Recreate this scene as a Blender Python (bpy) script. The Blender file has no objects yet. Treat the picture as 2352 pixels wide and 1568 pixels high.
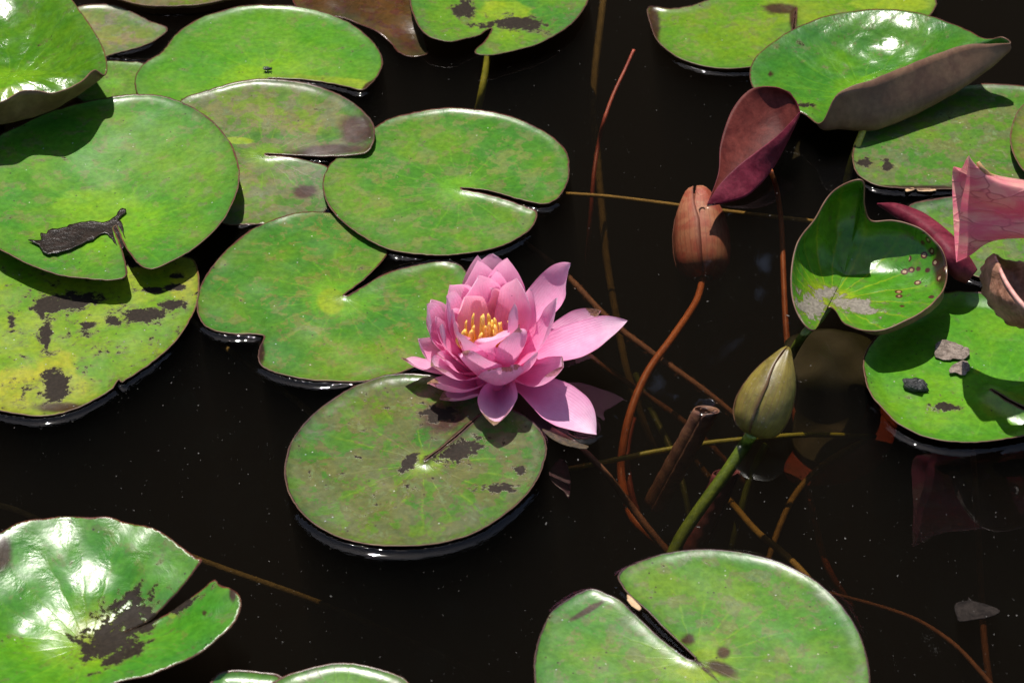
import bpy, math, random
import numpy as np
from mathutils import Vector, Matrix
from mathutils.geometry import delaunay_2d_cdt

sc = bpy.context.scene
col = sc.collection
rng = np.random.default_rng(7)
random.seed(7)

# ------------------------------------------------------------------ camera
PITCH = math.radians(39.0)
DIST, LENS = 1.723, 85.0
cp, sp = math.cos(PITCH), math.sin(PITCH)
CAM = np.array([0.0, -DIST * cp, DIST * sp])
cam_d = bpy.data.cameras.new('camera')
cam = bpy.data.objects.new('camera', cam_d)
col.objects.link(cam)
cam.location = CAM
cam.rotation_euler = (math.pi / 2 - PITCH, 0, 0)
cam_d.lens, cam_d.sensor_width = LENS, 36.0
cam_d.clip_start, cam_d.clip_end = 0.05, 200
cam_d.dof.use_dof = True
cam_d.dof.focus_distance = 1.74
cam_d.dof.aperture_fstop = 14.0
sc.camera = cam

# ------------------------------------------------------------------ sky, sun, exposure
SUN_EL, SUN_AZ = math.radians(69), math.radians(-18)      # azimuth from +Y (beyond the pond), minus = towards -X
world = bpy.data.worlds.new('World')
sc.world = world
world.use_nodes = True
wn = world.node_tree
bg = wn.nodes['Background']
sky = wn.nodes.new('ShaderNodeTexSky')
sky.sky_type = 'NISHITA'
sky.sun_disc = False
sky.sun_elevation = SUN_EL
sky.sun_rotation = SUN_AZ
wn.links.new(sky.outputs[0], bg.inputs[0])
bg.inputs[1].default_value = 0.09
sun_d = bpy.data.lights.new('sun', 'SUN')
sun_d.energy = 4.2
sun_d.angle = math.radians(0.53)
sun_d.color = (1.0, 0.955, 0.88)
sun = bpy.data.objects.new('sun', sun_d)
col.objects.link(sun)
sdir = Vector((math.sin(SUN_AZ) * math.cos(SUN_EL), math.cos(SUN_AZ) * math.cos(SUN_EL), math.sin(SUN_EL)))
sun.rotation_euler = (-sdir).to_track_quat('-Z', 'Y').to_euler()
sun.location = sdir * 10
vs = sc.view_settings
vs.view_transform = 'Standard'
vs.look = 'None'
vs.exposure = 0.55
vs.gamma = 1.0
sc.render.engine = 'CYCLES'
sc.cycles.use_denoising = True
sc.cycles.max_bounces = 6
sc.cycles.diffuse_bounces = 4
sc.cycles.glossy_bounces = 2
sc.cycles.transmission_bounces = 4
sc.cycles.use_adaptive_sampling = True
sc.cycles.adaptive_threshold = 0.02
sc.cycles.transparent_max_bounces = 12
sc.cycles.volume_bounces = 0
sc.cycles.sample_clamp_indirect = 6.0
sc.cycles.caustics_reflective = False
sc.cycles.caustics_refractive = False

# ------------------------------------------------------------------ survey helpers: sight lines from the camera to a height z
UC, VC, FO = 1176.0, 784.0, 2352.0 * LENS / 36.0
def PA(u, v, z):
    u = np.asarray(u, float); v = np.asarray(v, float); z = np.asarray(z, float)
    a = (u - UC) / FO; b = -(v - VC) / FO
    dx = a; dy = cp + b * sp; dz = -sp + b * cp
    t = (z - CAM[2]) / dz
    return np.stack([CAM[0] + dx * t, CAM[1] + dy * t, CAM[2] + dz * t], -1)
def P(u, v, z=0.0): return Vector(PA(u, v, z))

def catmull(pts, sub=6, closed=True):
    p = np.asarray(pts, float); n = len(p); out = []
    rngs = n if closed else n - 1
    for i in range(rngs):
        if closed: a, b, c, d = p[(i-1) % n], p[i], p[(i+1) % n], p[(i+2) % n]
        else: a, b, c, d = p[max(i-1, 0)], p[i], p[i+1], p[min(i+2, n-1)]
        for k in range(sub):
            t = k / sub
            # tangents limited so that uneven spacing does not overshoot
            L = np.linalg.norm(c[:2] - b[:2]) + 1e-9
            m1 = (c - a) * min(.5, L / (np.linalg.norm((c - a)[:2]) + 1e-9))
            m2 = (d - b) * min(.5, L / (np.linalg.norm((d - b)[:2]) + 1e-9))
            t2, t3 = t*t, t*t*t
            out.append((2*t3-3*t2+1)*b + (t3-2*t2+t)*m1 + (-2*t3+3*t2)*c + (t3-t2)*m2)
    if not closed: out.append(p[-1])
    return np.array(out)

def seg_dist(q, poly):
    a = poly; b = np.roll(poly, -1, 0); ab = b - a
    L2 = (ab**2).sum(1) + 1e-18
    out = np.empty(len(q))
    for s in range(0, len(q), 4000):
        w = q[s:s+4000, None, :] - a[None]
        t = np.clip((w * ab[None]).sum(2) / L2[None], 0, 1)
        d = w - t[..., None] * ab[None]
        out[s:s+4000] = np.sqrt((d**2).sum(2).min(1))
    return out
def inside(q, poly):
    x, y = q[:, 0:1], q[:, 1:2]
    a = poly; b = np.roll(poly, -1, 0)
    res = np.zeros(len(q), bool)
    for s in range(0, len(q), 8000):
        xs, ys = x[s:s+8000], y[s:s+8000]
        c = (a[None, :, 1] > ys) != (b[None, :, 1] > ys)
        xi = (b[None, :, 0]-a[None, :, 0]) * (ys-a[None, :, 1]) / (b[None, :, 1]-a[None, :, 1]+1e-15) + a[None, :, 0]
        res[s:s+8000] = ((c & (xs < xi)).sum(1) % 2) == 1
    return res

def blobs(u, v, lst):
    m = np.zeros(len(u))
    for b in lst:
        cu, cv, ru, rv = b[:4]; rot = math.radians(b[4]) if len(b) > 4 else 0
        du, dv = u - cu, v - cv
        x = du*math.cos(rot) + dv*math.sin(rot); y = -du*math.sin(rot) + dv*math.cos(rot)
        m = np.maximum(m, (b[5] if len(b) > 5 else 1.0) * np.exp(-((x/ru)**2 + (y/rv)**2) * 0.7))
    return m

def mesh_obj(name, verts, faces, mats, parent=None, smooth=True):
    me = bpy.data.meshes.new(name)
    me.from_pydata([tuple(map(float, v)) for v in verts], [], faces)
    me.update()
    if smooth: me.shade_smooth()
    for m in (mats if isinstance(mats, (list, tuple)) else [mats]): me.materials.append(m)
    o = bpy.data.objects.new(name, me)
    col.objects.link(o)
    if parent is not None: o.parent = parent
    return o
def attr(o, name, vals):
    a = o.data.attributes.new(name, 'FLOAT', 'POINT')
    a.data.foreach_set('value', np.asarray(vals, np.float32))
def attrv(o, name, vals):
    a = o.data.attributes.new(name, 'FLOAT_VECTOR', 'POINT')
    a.data.foreach_set('vector', np.asarray(vals, np.float32).ravel())
def tag(o, label=None, cat=None, group=None, kind=None):
    if label: o['label'] = label
    if cat: o['category'] = cat
    if group: o['group'] = group
    if kind: o['kind'] = kind
    return o
def empty(name, loc):
    o = bpy.data.objects.new(name, None)
    o.empty_display_size = .02
    o.location = loc
    col.objects.link(o)
    return o
def solidify(o, th, offset=-1, under=False):
    m = o.modifiers.new('thickness', 'SOLIDIFY')
    m.thickness = th; m.offset = offset
    if under:
        m.material_offset = 1; m.material_offset_rim = 1
    return m

# ------------------------------------------------------------------ node helpers
class NT:
    def __init__(s, name):
        s.m = bpy.data.materials.new(name); s.m.use_nodes = True
        s.t = s.m.node_tree; s.t.nodes.clear()
        s.out = s.t.nodes.new('ShaderNodeOutputMaterial')
    def n(s, typ, ins=None, **kw):
        nd = s.t.nodes.new('ShaderNode' + typ)
        for k, v in kw.items(): setattr(nd, k, v)
        for k, v in (ins or {}).items(): s.set(nd.inputs[k], v)
        return nd
    def set(s, sock, v):
        if isinstance(v, bpy.types.NodeSocket): s.t.links.new(v, sock)
        elif isinstance(v, bpy.types.Node): s.t.links.new(v.outputs[0], sock)
        else:
            if sock.type == 'RGBA' and len(v) == 3: v = (*v, 1)
            sock.default_value = v
    def math(s, op, a, b=0.5, clamp=False):
        return s.n('Math', {0: a, 1: b}, operation=op, use_clamp=clamp).outputs[0]
    def mix(s, f, a, b, blend='MIX'):
        nd = s.n('Mix', data_type='RGBA', blend_type=blend)
        s.set(nd.inputs['Factor'], f); s.set(nd.inputs['A'], a); s.set(nd.inputs['B'], b)
        return nd.outputs['Result']
    def ramp(s, x, lo, hi, a=0.0, b=1.0, smooth=True):
        nd = s.n('MapRange', {0: x, 1: lo, 2: hi, 3: a, 4: b}, clamp=True)
        if smooth: nd.interpolation_type = 'SMOOTHSTEP'
        return nd.outputs[0]
    def noise(s, vec, scale, detail=4, rough=.55, dist=0.0, dim='3D'):
        return s.n('TexNoise', {'Vector': vec, 'Scale': scale, 'Detail': detail, 'Roughness': rough, 'Distortion': dist}).outputs[0]
    def a(s, name): return s.n('Attribute', attribute_name=name).outputs['Fac']
    def av(s, name): return s.n('Attribute', attribute_name=name).outputs['Vector']
    def surf(s, sh): s.t.links.new(sh.outputs[0] if isinstance(sh, bpy.types.Node) else sh, s.out.inputs['Surface'])

def pad_mat(name, g1, g2, algae=.3, ac=(.10, .105, .03), rough=.42, cen=.022, cenc=(.12, .30, .012), seed=0, rimc=(.10, .035, .022),
            bump=.25, pale=.25, veins=.25, specks=.3, coat=.0, stainc=(.045, .010, .010), yelc=(.20, .30, .012), ribs=0.0, mudc=(.018, .0125, .0085),
            fin=1.0, spots=0.0, quilt=0.0):
    g1 = (g1[0]*.64, g1[1]*.83, g1[2]*.50); g2 = (g2[0]*.80, g2[1]*.93, g2[2]*.50)
    rough = rough - .07 if rough > .3 else rough
    pale *= .65
    g1 = (g1[0], g1[1]*1.06, g1[2]*.8); g2 = (g2[0]*1.04, g2[1]*1.05, g2[2]*.8)
    T = NT(name)
    loc = T.av('pl')                       # leaf coordinates in metres about the stalk
    c = T.n('VectorMath', {0: loc, 1: (seed * 1.37, seed * 2.11, seed * .7)}, operation='ADD').outputs[0]
    big = T.noise(c, 16, 3, .5, .3)
    mid = T.noise(c, 55, 5, .64, .8)
    mid2 = T.noise(T.n('VectorMath', {0: c, 1: (3.1, 7.7, 1.9)}, operation='ADD').outputs[0], 85, 5, .70, .5)
    fine = T.noise(c, 420, 2, .6)
    edge, rad = T.a('edge'), T.a('rad')
    sx = T.n('SeparateXYZ', {0: loc})
    ang = T.math('ARCTAN2', sx.outputs[1], sx.outputs[0])
    colr = T.mix(T.ramp(big, .36, .64), g1, g2)
    # light veins fanning from the stalk
    wob = T.math('ADD', T.math('MULTIPLY', ang, 19/(2*math.pi)), T.math('MULTIPLY', mid, .55))
    fr = T.math('FRACT', wob)
    ln = T.math('ABSOLUTE', T.math('SUBTRACT', fr, .5))
    vein = T.math('MULTIPLY', T.ramp(ln, .10, .0), T.ramp(rad, .10, .004))
    broad = T.math('MULTIPLY', T.ramp(ln, .5, .0), T.ramp(rad, .01, .05))
    colr = T.mix(T.math('MULTIPLY', vein, min(.8, veins*2.2)), colr, cenc)
    # algae film in irregular patches
    al = T.math('ADD', T.math('MULTIPLY', mid, .45), T.math('MULTIPLY', mid2, .55))
    alm = T.math('MULTIPLY', T.ramp(al, .575 - .17 * algae, .60 - .17 * algae), min(1.0, .38 + algae * .65))
    colr = T.mix(alm, colr, ac)
    gm = T.ramp(mid2, .59, .615)
    colr = T.mix(T.math('MULTIPLY', gm, pale), colr, (.15, .24, .09))
    # yellow-green heart
    ce = T.ramp(T.math('ADD', rad, T.math('MULTIPLY', T.math('SUBTRACT', mid, .5), cen * .9)), cen * 1.15, cen * .35)
    colr = T.mix(T.math('MULTIPLY', ce, .9), colr, cenc)
    yel = T.ramp(T.math('ADD', T.a('yel'), T.math('MULTIPLY', T.math('SUBTRACT', mid, .5), .7)), .38, .62)
    colr = T.mix(yel, colr, yelc)
    # greyish outer band with some edge sheen painted in, thin red-brown margin
    colr = T.mix(T.math('MULTIPLY', T.ramp(T.math('ADD', edge, T.math('MULTIPLY', T.math('SUBTRACT', mid, .5), .012)), .013, .002), .45 * pale + .1), colr, (.12, .20, .07))
    colr = T.mix(T.ramp(T.math('ADD', edge, T.math('MULTIPLY', T.math('SUBTRACT', mid2, .5), .003)), .0014, .0004), colr, rimc)
    st = T.ramp(T.math('ADD', T.a('stain'), T.math('MULTIPLY', T.math('SUBTRACT', mid2, .5), .5)), .35, .8)
    colr = T.mix(T.math('MULTIPLY', st, .92), colr, stainc)
    # pin-prick specks
    vo = T.n('TexVoronoi', {'Vector': c, 'Scale': 230.0, 'Randomness': 1.0})
    pick = T.n('SeparateColor', {0: vo.outputs['Color']})
    sp_l = T.math('MULTIPLY', T.ramp(vo.outputs['Distance'], .16, .08), T.math('GREATER_THAN', pick.outputs[0], 1 - .10 * specks))
    sp_d = T.math('MULTIPLY', T.ramp(vo.outputs['Distance'], .20, .10), T.math('LESS_THAN', pick.outputs[1], .10 * specks))
    colr = T.mix(sp_d, colr, (.035, .02, .015))
    colr = T.mix(T.math('MULTIPLY', sp_l, .8), colr, (.5, .5, .42))
    if spots:
        sv = T.n('TexVoronoi', {'Vector': c, 'Scale': 135.0, 'Randomness': 1.0})
        on = T.math('GREATER_THAN', T.math('ADD', T.n('SeparateColor', {0: sv.outputs['Color']}).outputs[0], T.math('MULTIPLY', T.a('spot'), .9)), 1.0)
        sd = T.math('ADD', sv.outputs['Distance'], T.math('MULTIPLY', T.math('SUBTRACT', mid2, .5), .25))
        colr = T.mix(T.math('MULTIPLY', T.ramp(sd, .42, .34), on), colr, (.07, .018, .012))
        colr = T.mix(T.math('MULTIPLY', T.ramp(sd, .22, .18), on), colr, (.36, .24, .13))
    # fine tone
    hue = T.noise(T.n('VectorMath', {0: c, 1: (9.3, 2.2, 5.1)}, operation='ADD').outputs[0], 38, 5, .74, .6)
    colr = T.mix(.75, colr, T.mix(T.ramp(hue, .34, .66), (.74, .88, 1.05), (1.22, 1.05, .85)), 'MULTIPLY')
    colr = T.mix(T.math('MULTIPLY', T.ramp(edge, .032, .0), .8), colr, (.82, .86, 1.0), 'MULTIPLY')
    grain = T.noise(c, 210, 3, .7)
    colr = T.mix(fin, colr, T.mix(T.ramp(grain, .32, .68), (.82, .83, .82), (1.15, 1.14, 1.14)), 'MULTIPLY')
    # mud
    mn = T.math('ADD', T.math('MULTIPLY', mid2, .55), T.math('MULTIPLY', T.noise(c, 190, 5, .65), .45))
    mraw = T.math('ADD', T.a('mud'), T.math('MULTIPLY', T.math('SUBTRACT', mn, .5), 3.6))
    colr = T.mix(T.math('MULTIPLY', T.ramp(mraw, .26, .52), .55), colr, (.10, .075, .02))
    mud = T.ramp(mraw, .47, .62)
    colr = T.mix(mud, colr, T.mix(T.ramp(fine, .35, .65), mudc, tuple(1.5 * x for x in mudc)))
    rg = T.math('ADD', T.math('ADD', rough, T.math('MULTIPLY', T.math('SUBTRACT', mid, .5), .25)), T.math('MULTIPLY', mud, .3))
    hgt = T.math('ADD', T.math('MULTIPLY', mid, .5), T.math('MULTIPLY', grain, .12))
    if quilt: hgt = T.math('ADD', hgt, T.math('MULTIPLY', T.noise(c, 62, 2, .4, .6), quilt))
    hgt = T.math('ADD', hgt, T.math('MULTIPLY', mud, .5))
    hgt = T.math('SUBTRACT', hgt, T.math('MULTIPLY', vein, .10))
    if ribs: hgt = T.math('SUBTRACT', hgt, T.math('MULTIPLY', broad, ribs))
    bp = T.n('Bump', {'Strength': bump, 'Distance': .0015, 'Height': hgt})
    b = T.n('BsdfPrincipled', {'Base Color': colr, 'Roughness': rg, 'Normal': bp, 'Specular IOR Level': T.math('SUBTRACT', .46, T.math('MULTIPLY', mud, .34)), 'Coat Weight': coat, 'Coat Roughness': .12})
    tr = T.n('BsdfTranslucent', {'Color': T.mix(.5, colr, (.12, .30, .01)), 'Normal': bp})
    T.surf(T.n('MixShader', {0: .14, 1: b, 2: tr}))
    return T.m

def plain_mat(name, c1, c2, scale=80, rough=.5, bump=.3, trans=0.0, tc=None, spec=.5, vec='obj', stretch=(1, 1, 1), coat=0.0, bd=.001, lo=.35, hi=.65):
    T = NT(name)
    tco = T.n('TexCoord').outputs['Object']
    v = T.n('Mapping', {0: tco, 3: stretch}).outputs[0]
    nz = T.noise(v, scale, 6, .62, .4)
    nf = T.noise(v, scale * 5, 4, .6)
    colr = T.mix(T.ramp(nz, lo, hi), c1, c2)
    colr = T.mix(.8, colr, T.mix(T.ramp(nf, .3, .7), (.78, .78, .78), (1.18, 1.18, 1.18)), 'MULTIPLY')
    bp = T.n('Bump', {'Strength': bump, 'Distance': bd, 'Height': T.math('ADD', nz, T.math('MULTIPLY', nf, .3))})
    b = T.n('BsdfPrincipled', {'Base Color': colr, 'Roughness': rough, 'Normal': bp, 'Specular IOR Level': spec, 'Coat Weight': coat, 'Coat Roughness': .08})
    if trans:
        tr = T.n('BsdfTranslucent', {'Color': tc if tc else colr, 'Normal': bp})
        T.surf(T.n('MixShader', {0: trans, 1: b, 2: tr}))
    else: T.surf(b)
    return T.m

# ------------------------------------------------------------------ water material
def water_mat():
    T = NT('pond water')
    fr = T.n('Fresnel', {'IOR': 1.333})
    gl = T.n('BsdfGlossy', {'Color': (1, 1, 1), 'Roughness': .022})
    tr = T.n('BsdfTransparent', {'Color': (1, 1, 1)})
    T.surf(T.n('MixShader', {0: fr, 1: tr, 2: gl}))
    ab = T.n('VolumeAbsorption', {'Color': (.47, .36, .19), 'Density': 17.0})
    sx = T.n('VolumeScatter', {'Color': (.68, .64, .60), 'Density': .48, 'Anisotropy': .2})
    T.t.links.new(T.n('AddShader', {0: ab, 1: sx}).outputs[0], T.out.inputs['Volume'])
    return T.m
M_WATER = water_mat()

# ------------------------------------------------------------------ lily pads (floating or lifted sheets)
FLOAT = []                       # outlines the water climbs up to
underside = plain_mat('leaf underside', (.15, .07, .04), (.22, .12, .065), 40, .5, .3, trans=.2, tc=(.2, .12, .02))
underside_green = plain_mat('leaf underside olive', (.10, .075, .03), (.17, .10, .05), 40, .5, .3, trans=.2, tc=(.2, .16, .02))

def zfield(u, v, zp):
    """smooth height through the given points: one = level, two = ramp, more = thin-plate spline"""
    zp = np.array(zp, float)
    if len(zp) == 1: return np.full(len(u), zp[0, 2])
    S = np.array([.01, .0155])
    if len(zp) < 4:
        d2 = (u[:, None]-zp[None, :, 0])**2 + (2.2*(v[:, None]-zp[None, :, 1])**2) + 900
        w = 1 / d2**1.2
        return (w * zp[None, :, 2]).sum(1) / w.sum(1)
    X = zp[:, :2]*S; n = len(X)
    k = lambda d2: np.where(d2 > 1e-12, d2*np.log(d2+1e-12), 0)
    A = np.zeros((n+3, n+3))
    A[:n, :n] = k(((X[:, None]-X[None])**2).sum(2)) + np.eye(n)*.8
    A[:n, n] = 1; A[:n, n+1:] = X; A[n, :n] = 1; A[n+1:, :n] = X.T
    w = np.linalg.solve(A, np.concatenate([zp[:, 2], [0, 0, 0]]))
    Q = np.stack([u, v], 1)*S
    return k(((Q[:, None]-X[None])**2).sum(2)) @ w[:n] + w[n] + Q @ w[n+1:]

def leaf_attrs(o, uv, xyz, edge, apex, masks):
    ap = np.array(apex)
    rel = xyz - ap
    rad = np.linalg.norm(rel[:, :2], axis=1)
    attr(o, 'edge', edge); attr(o, 'rad', rad)
    attrv(o, 'pl', rel)
    for k in ('mud', 'yel', 'stain', 'spot'):
        attr(o, k, blobs(uv[:, 0], uv[:, 1], masks.get(k, [])))

def sheet(name, outline, apex, zp, mat, masks=None, rim=.0020, rimw=.0065, wav=.00035, th=.0008, under=None, norim=(), floats=True, sub=6, step=7.0, rough_edge=1.0, seed=0, parent=None, meniscus=.0034):
    masks = masks or {}
    ol = catmull(outline, sub)
    r2 = np.random.default_rng(seed + 100)
    # slightly uneven margin
    k = len(ol); ph = np.cumsum(r2.normal(0, 1, k)); ph -= np.linspace(ph[0], ph[-1], k)
    nrm = np.roll(ol, -1, 0) - np.roll(ol, 1, 0); nrm = np.stack([nrm[:, 1], -nrm[:, 0]], 1); nrm /= np.linalg.norm(nrm, axis=1)[:, None] + 1e-9
    ol = ol + nrm * (r2.normal(0, .35, k) * rough_edge + np.clip(ph, -3, 3) * .25 * rough_edge)[:, None]
    S = np.array([1, 1.55])                                   # undo the foreshortening for even triangles
    q = ol * S
    lo, hi = q.min(0), q.max(0)
    xs = np.arange(lo[0], hi[0], step); ys = np.arange(lo[1], hi[1], step * .866)
    g = np.array([(x + (j % 2) * step / 2, y) for j, y in enumerate(ys) for x in xs]) + r2.normal(0, step * .08, (len(xs) * len(ys), 2))
    g = g[inside(g, q)]
    d = seg_dist(g, q)
    rings = [q]
    rk = (3.5, 8.0, 13.0, 19.0, 26.0) if floats or rim > 0 else ()
    nq_ = np.roll(q, -1, 0) - np.roll(q, 1, 0); nq_ = np.stack([nq_[:, 1], -nq_[:, 0]], 1); nq_ /= np.linalg.norm(nq_, axis=1)[:, None] + 1e-9
    if len(rk):
        for sg in (1, -1):
            if inside(q + nq_*sg*2.0, q).mean() > .5: nq_ = nq_*sg; break
        for dd in rk:
            cand = (q + nq_*dd)[::max(1, int(round(dd/7)))]
            cand = cand[inside(cand, q)]
            cand = cand[seg_dist(cand, q) > dd*.93] if len(cand) else cand
            rings.append(cand)
        g = g[d > rk[-1] + 3.5]
    else: g = g[d > step * .55]
    allp = np.vstack(rings + [g])
    n = len(q)
    res = delaunay_2d_cdt([Vector(p) for p in allp], [], [list(range(n))], 1, 1e-4)
    vv = np.array([tuple(p) for p in res[0]]); faces = [tuple(f) for f in res[2]]
    uv = vv / S
    z = zfield(uv[:, 0], uv[:, 1], zp)
    xyz = PA(uv[:, 0], uv[:, 1], z)
    olw = PA(ol[:, 0], ol[:, 1], zfield(ol[:, 0], ol[:, 1], zp))
    edge = seg_dist(xyz[:, :2], olw[:, :2])
    t = np.clip(1 - edge / rimw, 0, 1)
    xyz[:, 2] += rim * t**2 * (1 - np.clip(blobs(uv[:, 0], uv[:, 1], list(norim)) * 2.2, 0, 1))
    s = seed * 1.7
    xyz[:, 2] += wav * (np.sin(xyz[:, 0]*70+s) * np.cos(xyz[:, 1]*62+s*2) + .6*np.sin(xyz[:, 0]*140+3*s) * np.sin(xyz[:, 1]*125+s))
    # orient upward
    a, b, c = (xyz[[f[i] for f in faces[:50]]] for i in range(3))
    if np.cross(b-a, c-a)[:, 2].mean() < 0: faces = [f[::-1] for f in faces]
    o = mesh_obj(name, xyz, faces, [mat, under or underside], parent)
    ap = PA(apex[0], apex[1], float(zfield(np.array([apex[0]]), np.array([apex[1]]), zp)[0]))
    leaf_attrs(o, uv, xyz, edge, ap, masks)
    solidify(o, th, -1, True)
    if floats: FLOAT.append((olw[:, :2], meniscus))
    return o

G_FLAT = 'lily pads lying on the water'
def G(r, g, b): return (r, g, b)
pads = []
def pad(label, outline, apex, zp, mat, **kw):
    o = sheet('lily_pad', outline, apex, zp, mat, seed=len(pads) + 1, **kw)
    tag(o, label, 'lily pad', G_FLAT)
    pads.append(o)
    return o

mid_g, yel_g, blu_g = (.085, .215, .028), (.125, .235, .020), (.075, .20, .05)

pad('smooth bright green pad with a curved black slit, directly behind the pink flower',
    [(1060, 435), (1110, 439), (1160, 453), (1200, 464), (1240, 472), (1262, 470), (1285, 455), (1303, 425), (1308, 390), (1300, 350), (1270, 318), (1230, 295),
     (1190, 277), (1140, 262), (1090, 255), (1030, 252), (970, 258), (915, 270), (880, 282), (845, 305), (810, 335), (775, 362), (755, 380), (742, 410), (742, 440), (755, 475), (785, 510),
     (830, 545), (880, 570), (940, 585), (1000, 590), (1060, 588), (1120, 578), (1170, 560), (1205, 540), (1228, 515), (1233, 493), (1215, 482), (1180, 470), (1140, 457), (1100, 446), (1062, 440)],
    (1055, 436), [(1025, 420, .0040)],
    pad_mat('pad A', (.072, .20, .024), (.12, .22, .028), .42, (.14, .17, .035), .40, .022, (.13, .33, .012), 1),
    norim=[(800, 350, 100, 50)])

pad('olive mottled two-lobed pad with brownish edge, between the big bowl-shaped pad and the slit pad',
    [(610, 357), (680, 359), (750, 360), (800, 358), (842, 352), (858, 330), (860, 295), (845, 270), (810, 240), (765, 215), (710, 197), (650, 188), (590, 186), (530, 196), (470, 212), (410, 235),
     (380, 300), (400, 400), (450, 480), (515, 518), (560, 520), (620, 518), (680, 510), (730, 497), (752, 480), (768, 455), (775, 430), (772, 405), (750, 380), (720, 371), (680, 363), (640, 361), (612, 361)],
    (608, 359), [(700, 250, .0085), (850, 330, .0090), (600, 250, .0075), (430, 260, .0065), (450, 350, .0050), (600, 470, .0010), (740, 440, .0006), (520, 515, .0010), (600, 365, .0045)],
    pad_mat('pad B', (.085, .17, .035), (.15, .20, .035), .55, (.15, .13, .055), .40, .018, (.14, .28, .012), 2, pale=.5),
    masks={'stain': [(820, 300, 45, 40), (760, 345, 110, 14, -4), (700, 440, 30, 18)], 'yel': [(545, 322, 40, 8)]}, norim=[(760, 440, 90, 90), (420, 350, 90, 90)], rim=.0025)

pad('wide green pad with open dark slit and yellow heart, left of the pink flower',
    [(790, 682), (835, 645), (870, 610), (890, 575), (870, 540), (820, 505), (770, 490), (720, 488), (670, 495), (610, 515), (560, 545), (510, 590), (475, 635), (456, 680), (454, 720), (470, 750),
     (500, 765), (540, 770), (580, 770), (607, 776), (598, 800), (593, 825), (602, 845), (640, 862), (700, 875), (760, 880), (820, 880), (880, 870), (940, 852), (1000, 820), (1060, 760), (1092, 700), (1085, 650),
     (1060, 615), (1030, 603), (990, 605), (940, 615), (890, 630), (840, 658), (797, 684)],
    (788, 684), [(700, 700, .0022), (860, 540, .0006)],
    pad_mat('pad C', (.07, .19, .03), (.12, .21, .022), .34, (.15, .15, .025), .38, .030, (.13, .31, .012), 3, pale=.3, specks=.6),
    masks={'stain': [(600, 812, 9, 30)], 'yel': [(760, 690, 32, 30)]}, norim=[(830, 530, 110, 60)], wav=.0005)

pad('dark mottled olive pad under the pink flower, floating alone in front',
    [(975, 1061), (1030, 1018), (1080, 975), (1118, 938), (1090, 905), (1040, 880), (990, 866), (940, 862), (880, 868), (820, 890), (760, 925), (705, 970), (670, 1020), (655, 1070), (656, 1110), (670, 1150), (700, 1190), (740, 1220), (800, 1245),
     (870, 1258), (940, 1260), (1010, 1252), (1080, 1232), (1140, 1200), (1190, 1160), (1225, 1120), (1245, 1080), (1255, 1040), (1250, 1010), (1235, 985), (1205, 960), (1165, 942), (1124, 940), (1084, 978), (1034, 1021), (978, 1064)],
    (975, 1062), [(950, 1100, .0026)],
    pad_mat('pad D', (.075, .165, .032), (.115, .165, .028), .62, (.105, .10, .032), .36, .016, (.20, .30, .012), 4, pale=.55, specks=1.0, rimc=(.07, .03, .025)),
    masks={'mud': [(960, 1050, 300, 200, 0, .13), (940, 1062, 30, 12, -45), (1065, 1035, 62, 22, -18), (1140, 1120, 48, 11), (1010, 950, 40, 22), (1192, 1080, 14, 10)],
           'stain': [(1020, 960, 60, 40), (1040, 1010, 90, 7, -42), (990, 1050, 20, 4, -20)], 'yel': [(1000, 1052, 45, 17, -20)]}, rim=.0025)

pad('large green pad with a long slanting slit, floating in the front water below the bud',
    [(1596, 1512), (1540, 1457), (1480, 1398), (1447, 1370), (1427, 1345), (1420, 1322), (1440, 1305), (1500, 1280), (1560, 1268), (1620, 1264), (1700, 1270), (1770, 1285), (1840, 1315), (1890, 1350),
     (1940, 1400), (1975, 1460), (1993, 1520), (1998, 1575), (1985, 1640), (1930, 1700), (1830, 1750), (1700, 1780), (1560, 1780), (1420, 1750), (1310, 1700), (1245, 1640), (1228, 1560), (1230, 1500),
     (1245, 1450), (1270, 1405), (1310, 1375), (1357, 1355), (1395, 1367), (1425, 1383), (1460, 1415), (1520, 1470), (1575, 1512), (1592, 1518)],
    (1596, 1516), [(1600, 1500, .0030)],
    pad_mat('pad E', (.085, .215, .04), (.12, .21, .03), .32, (.13, .13, .045), .40, .028, (.17, .30, .012), 5, pale=.5, specks=.9, rimc=(.05, .02, .02)),
    masks={'stain': [(1580, 1468, 18, 17), (1662, 1498, 18, 17), (1658, 1535, 44, 17, 18), (1600, 1520, 90, 5, 42), (1350, 1400, 60, 8, -30)], 'yel': [(1610, 1530, 55, 38)]}, rim=.0016)

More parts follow.
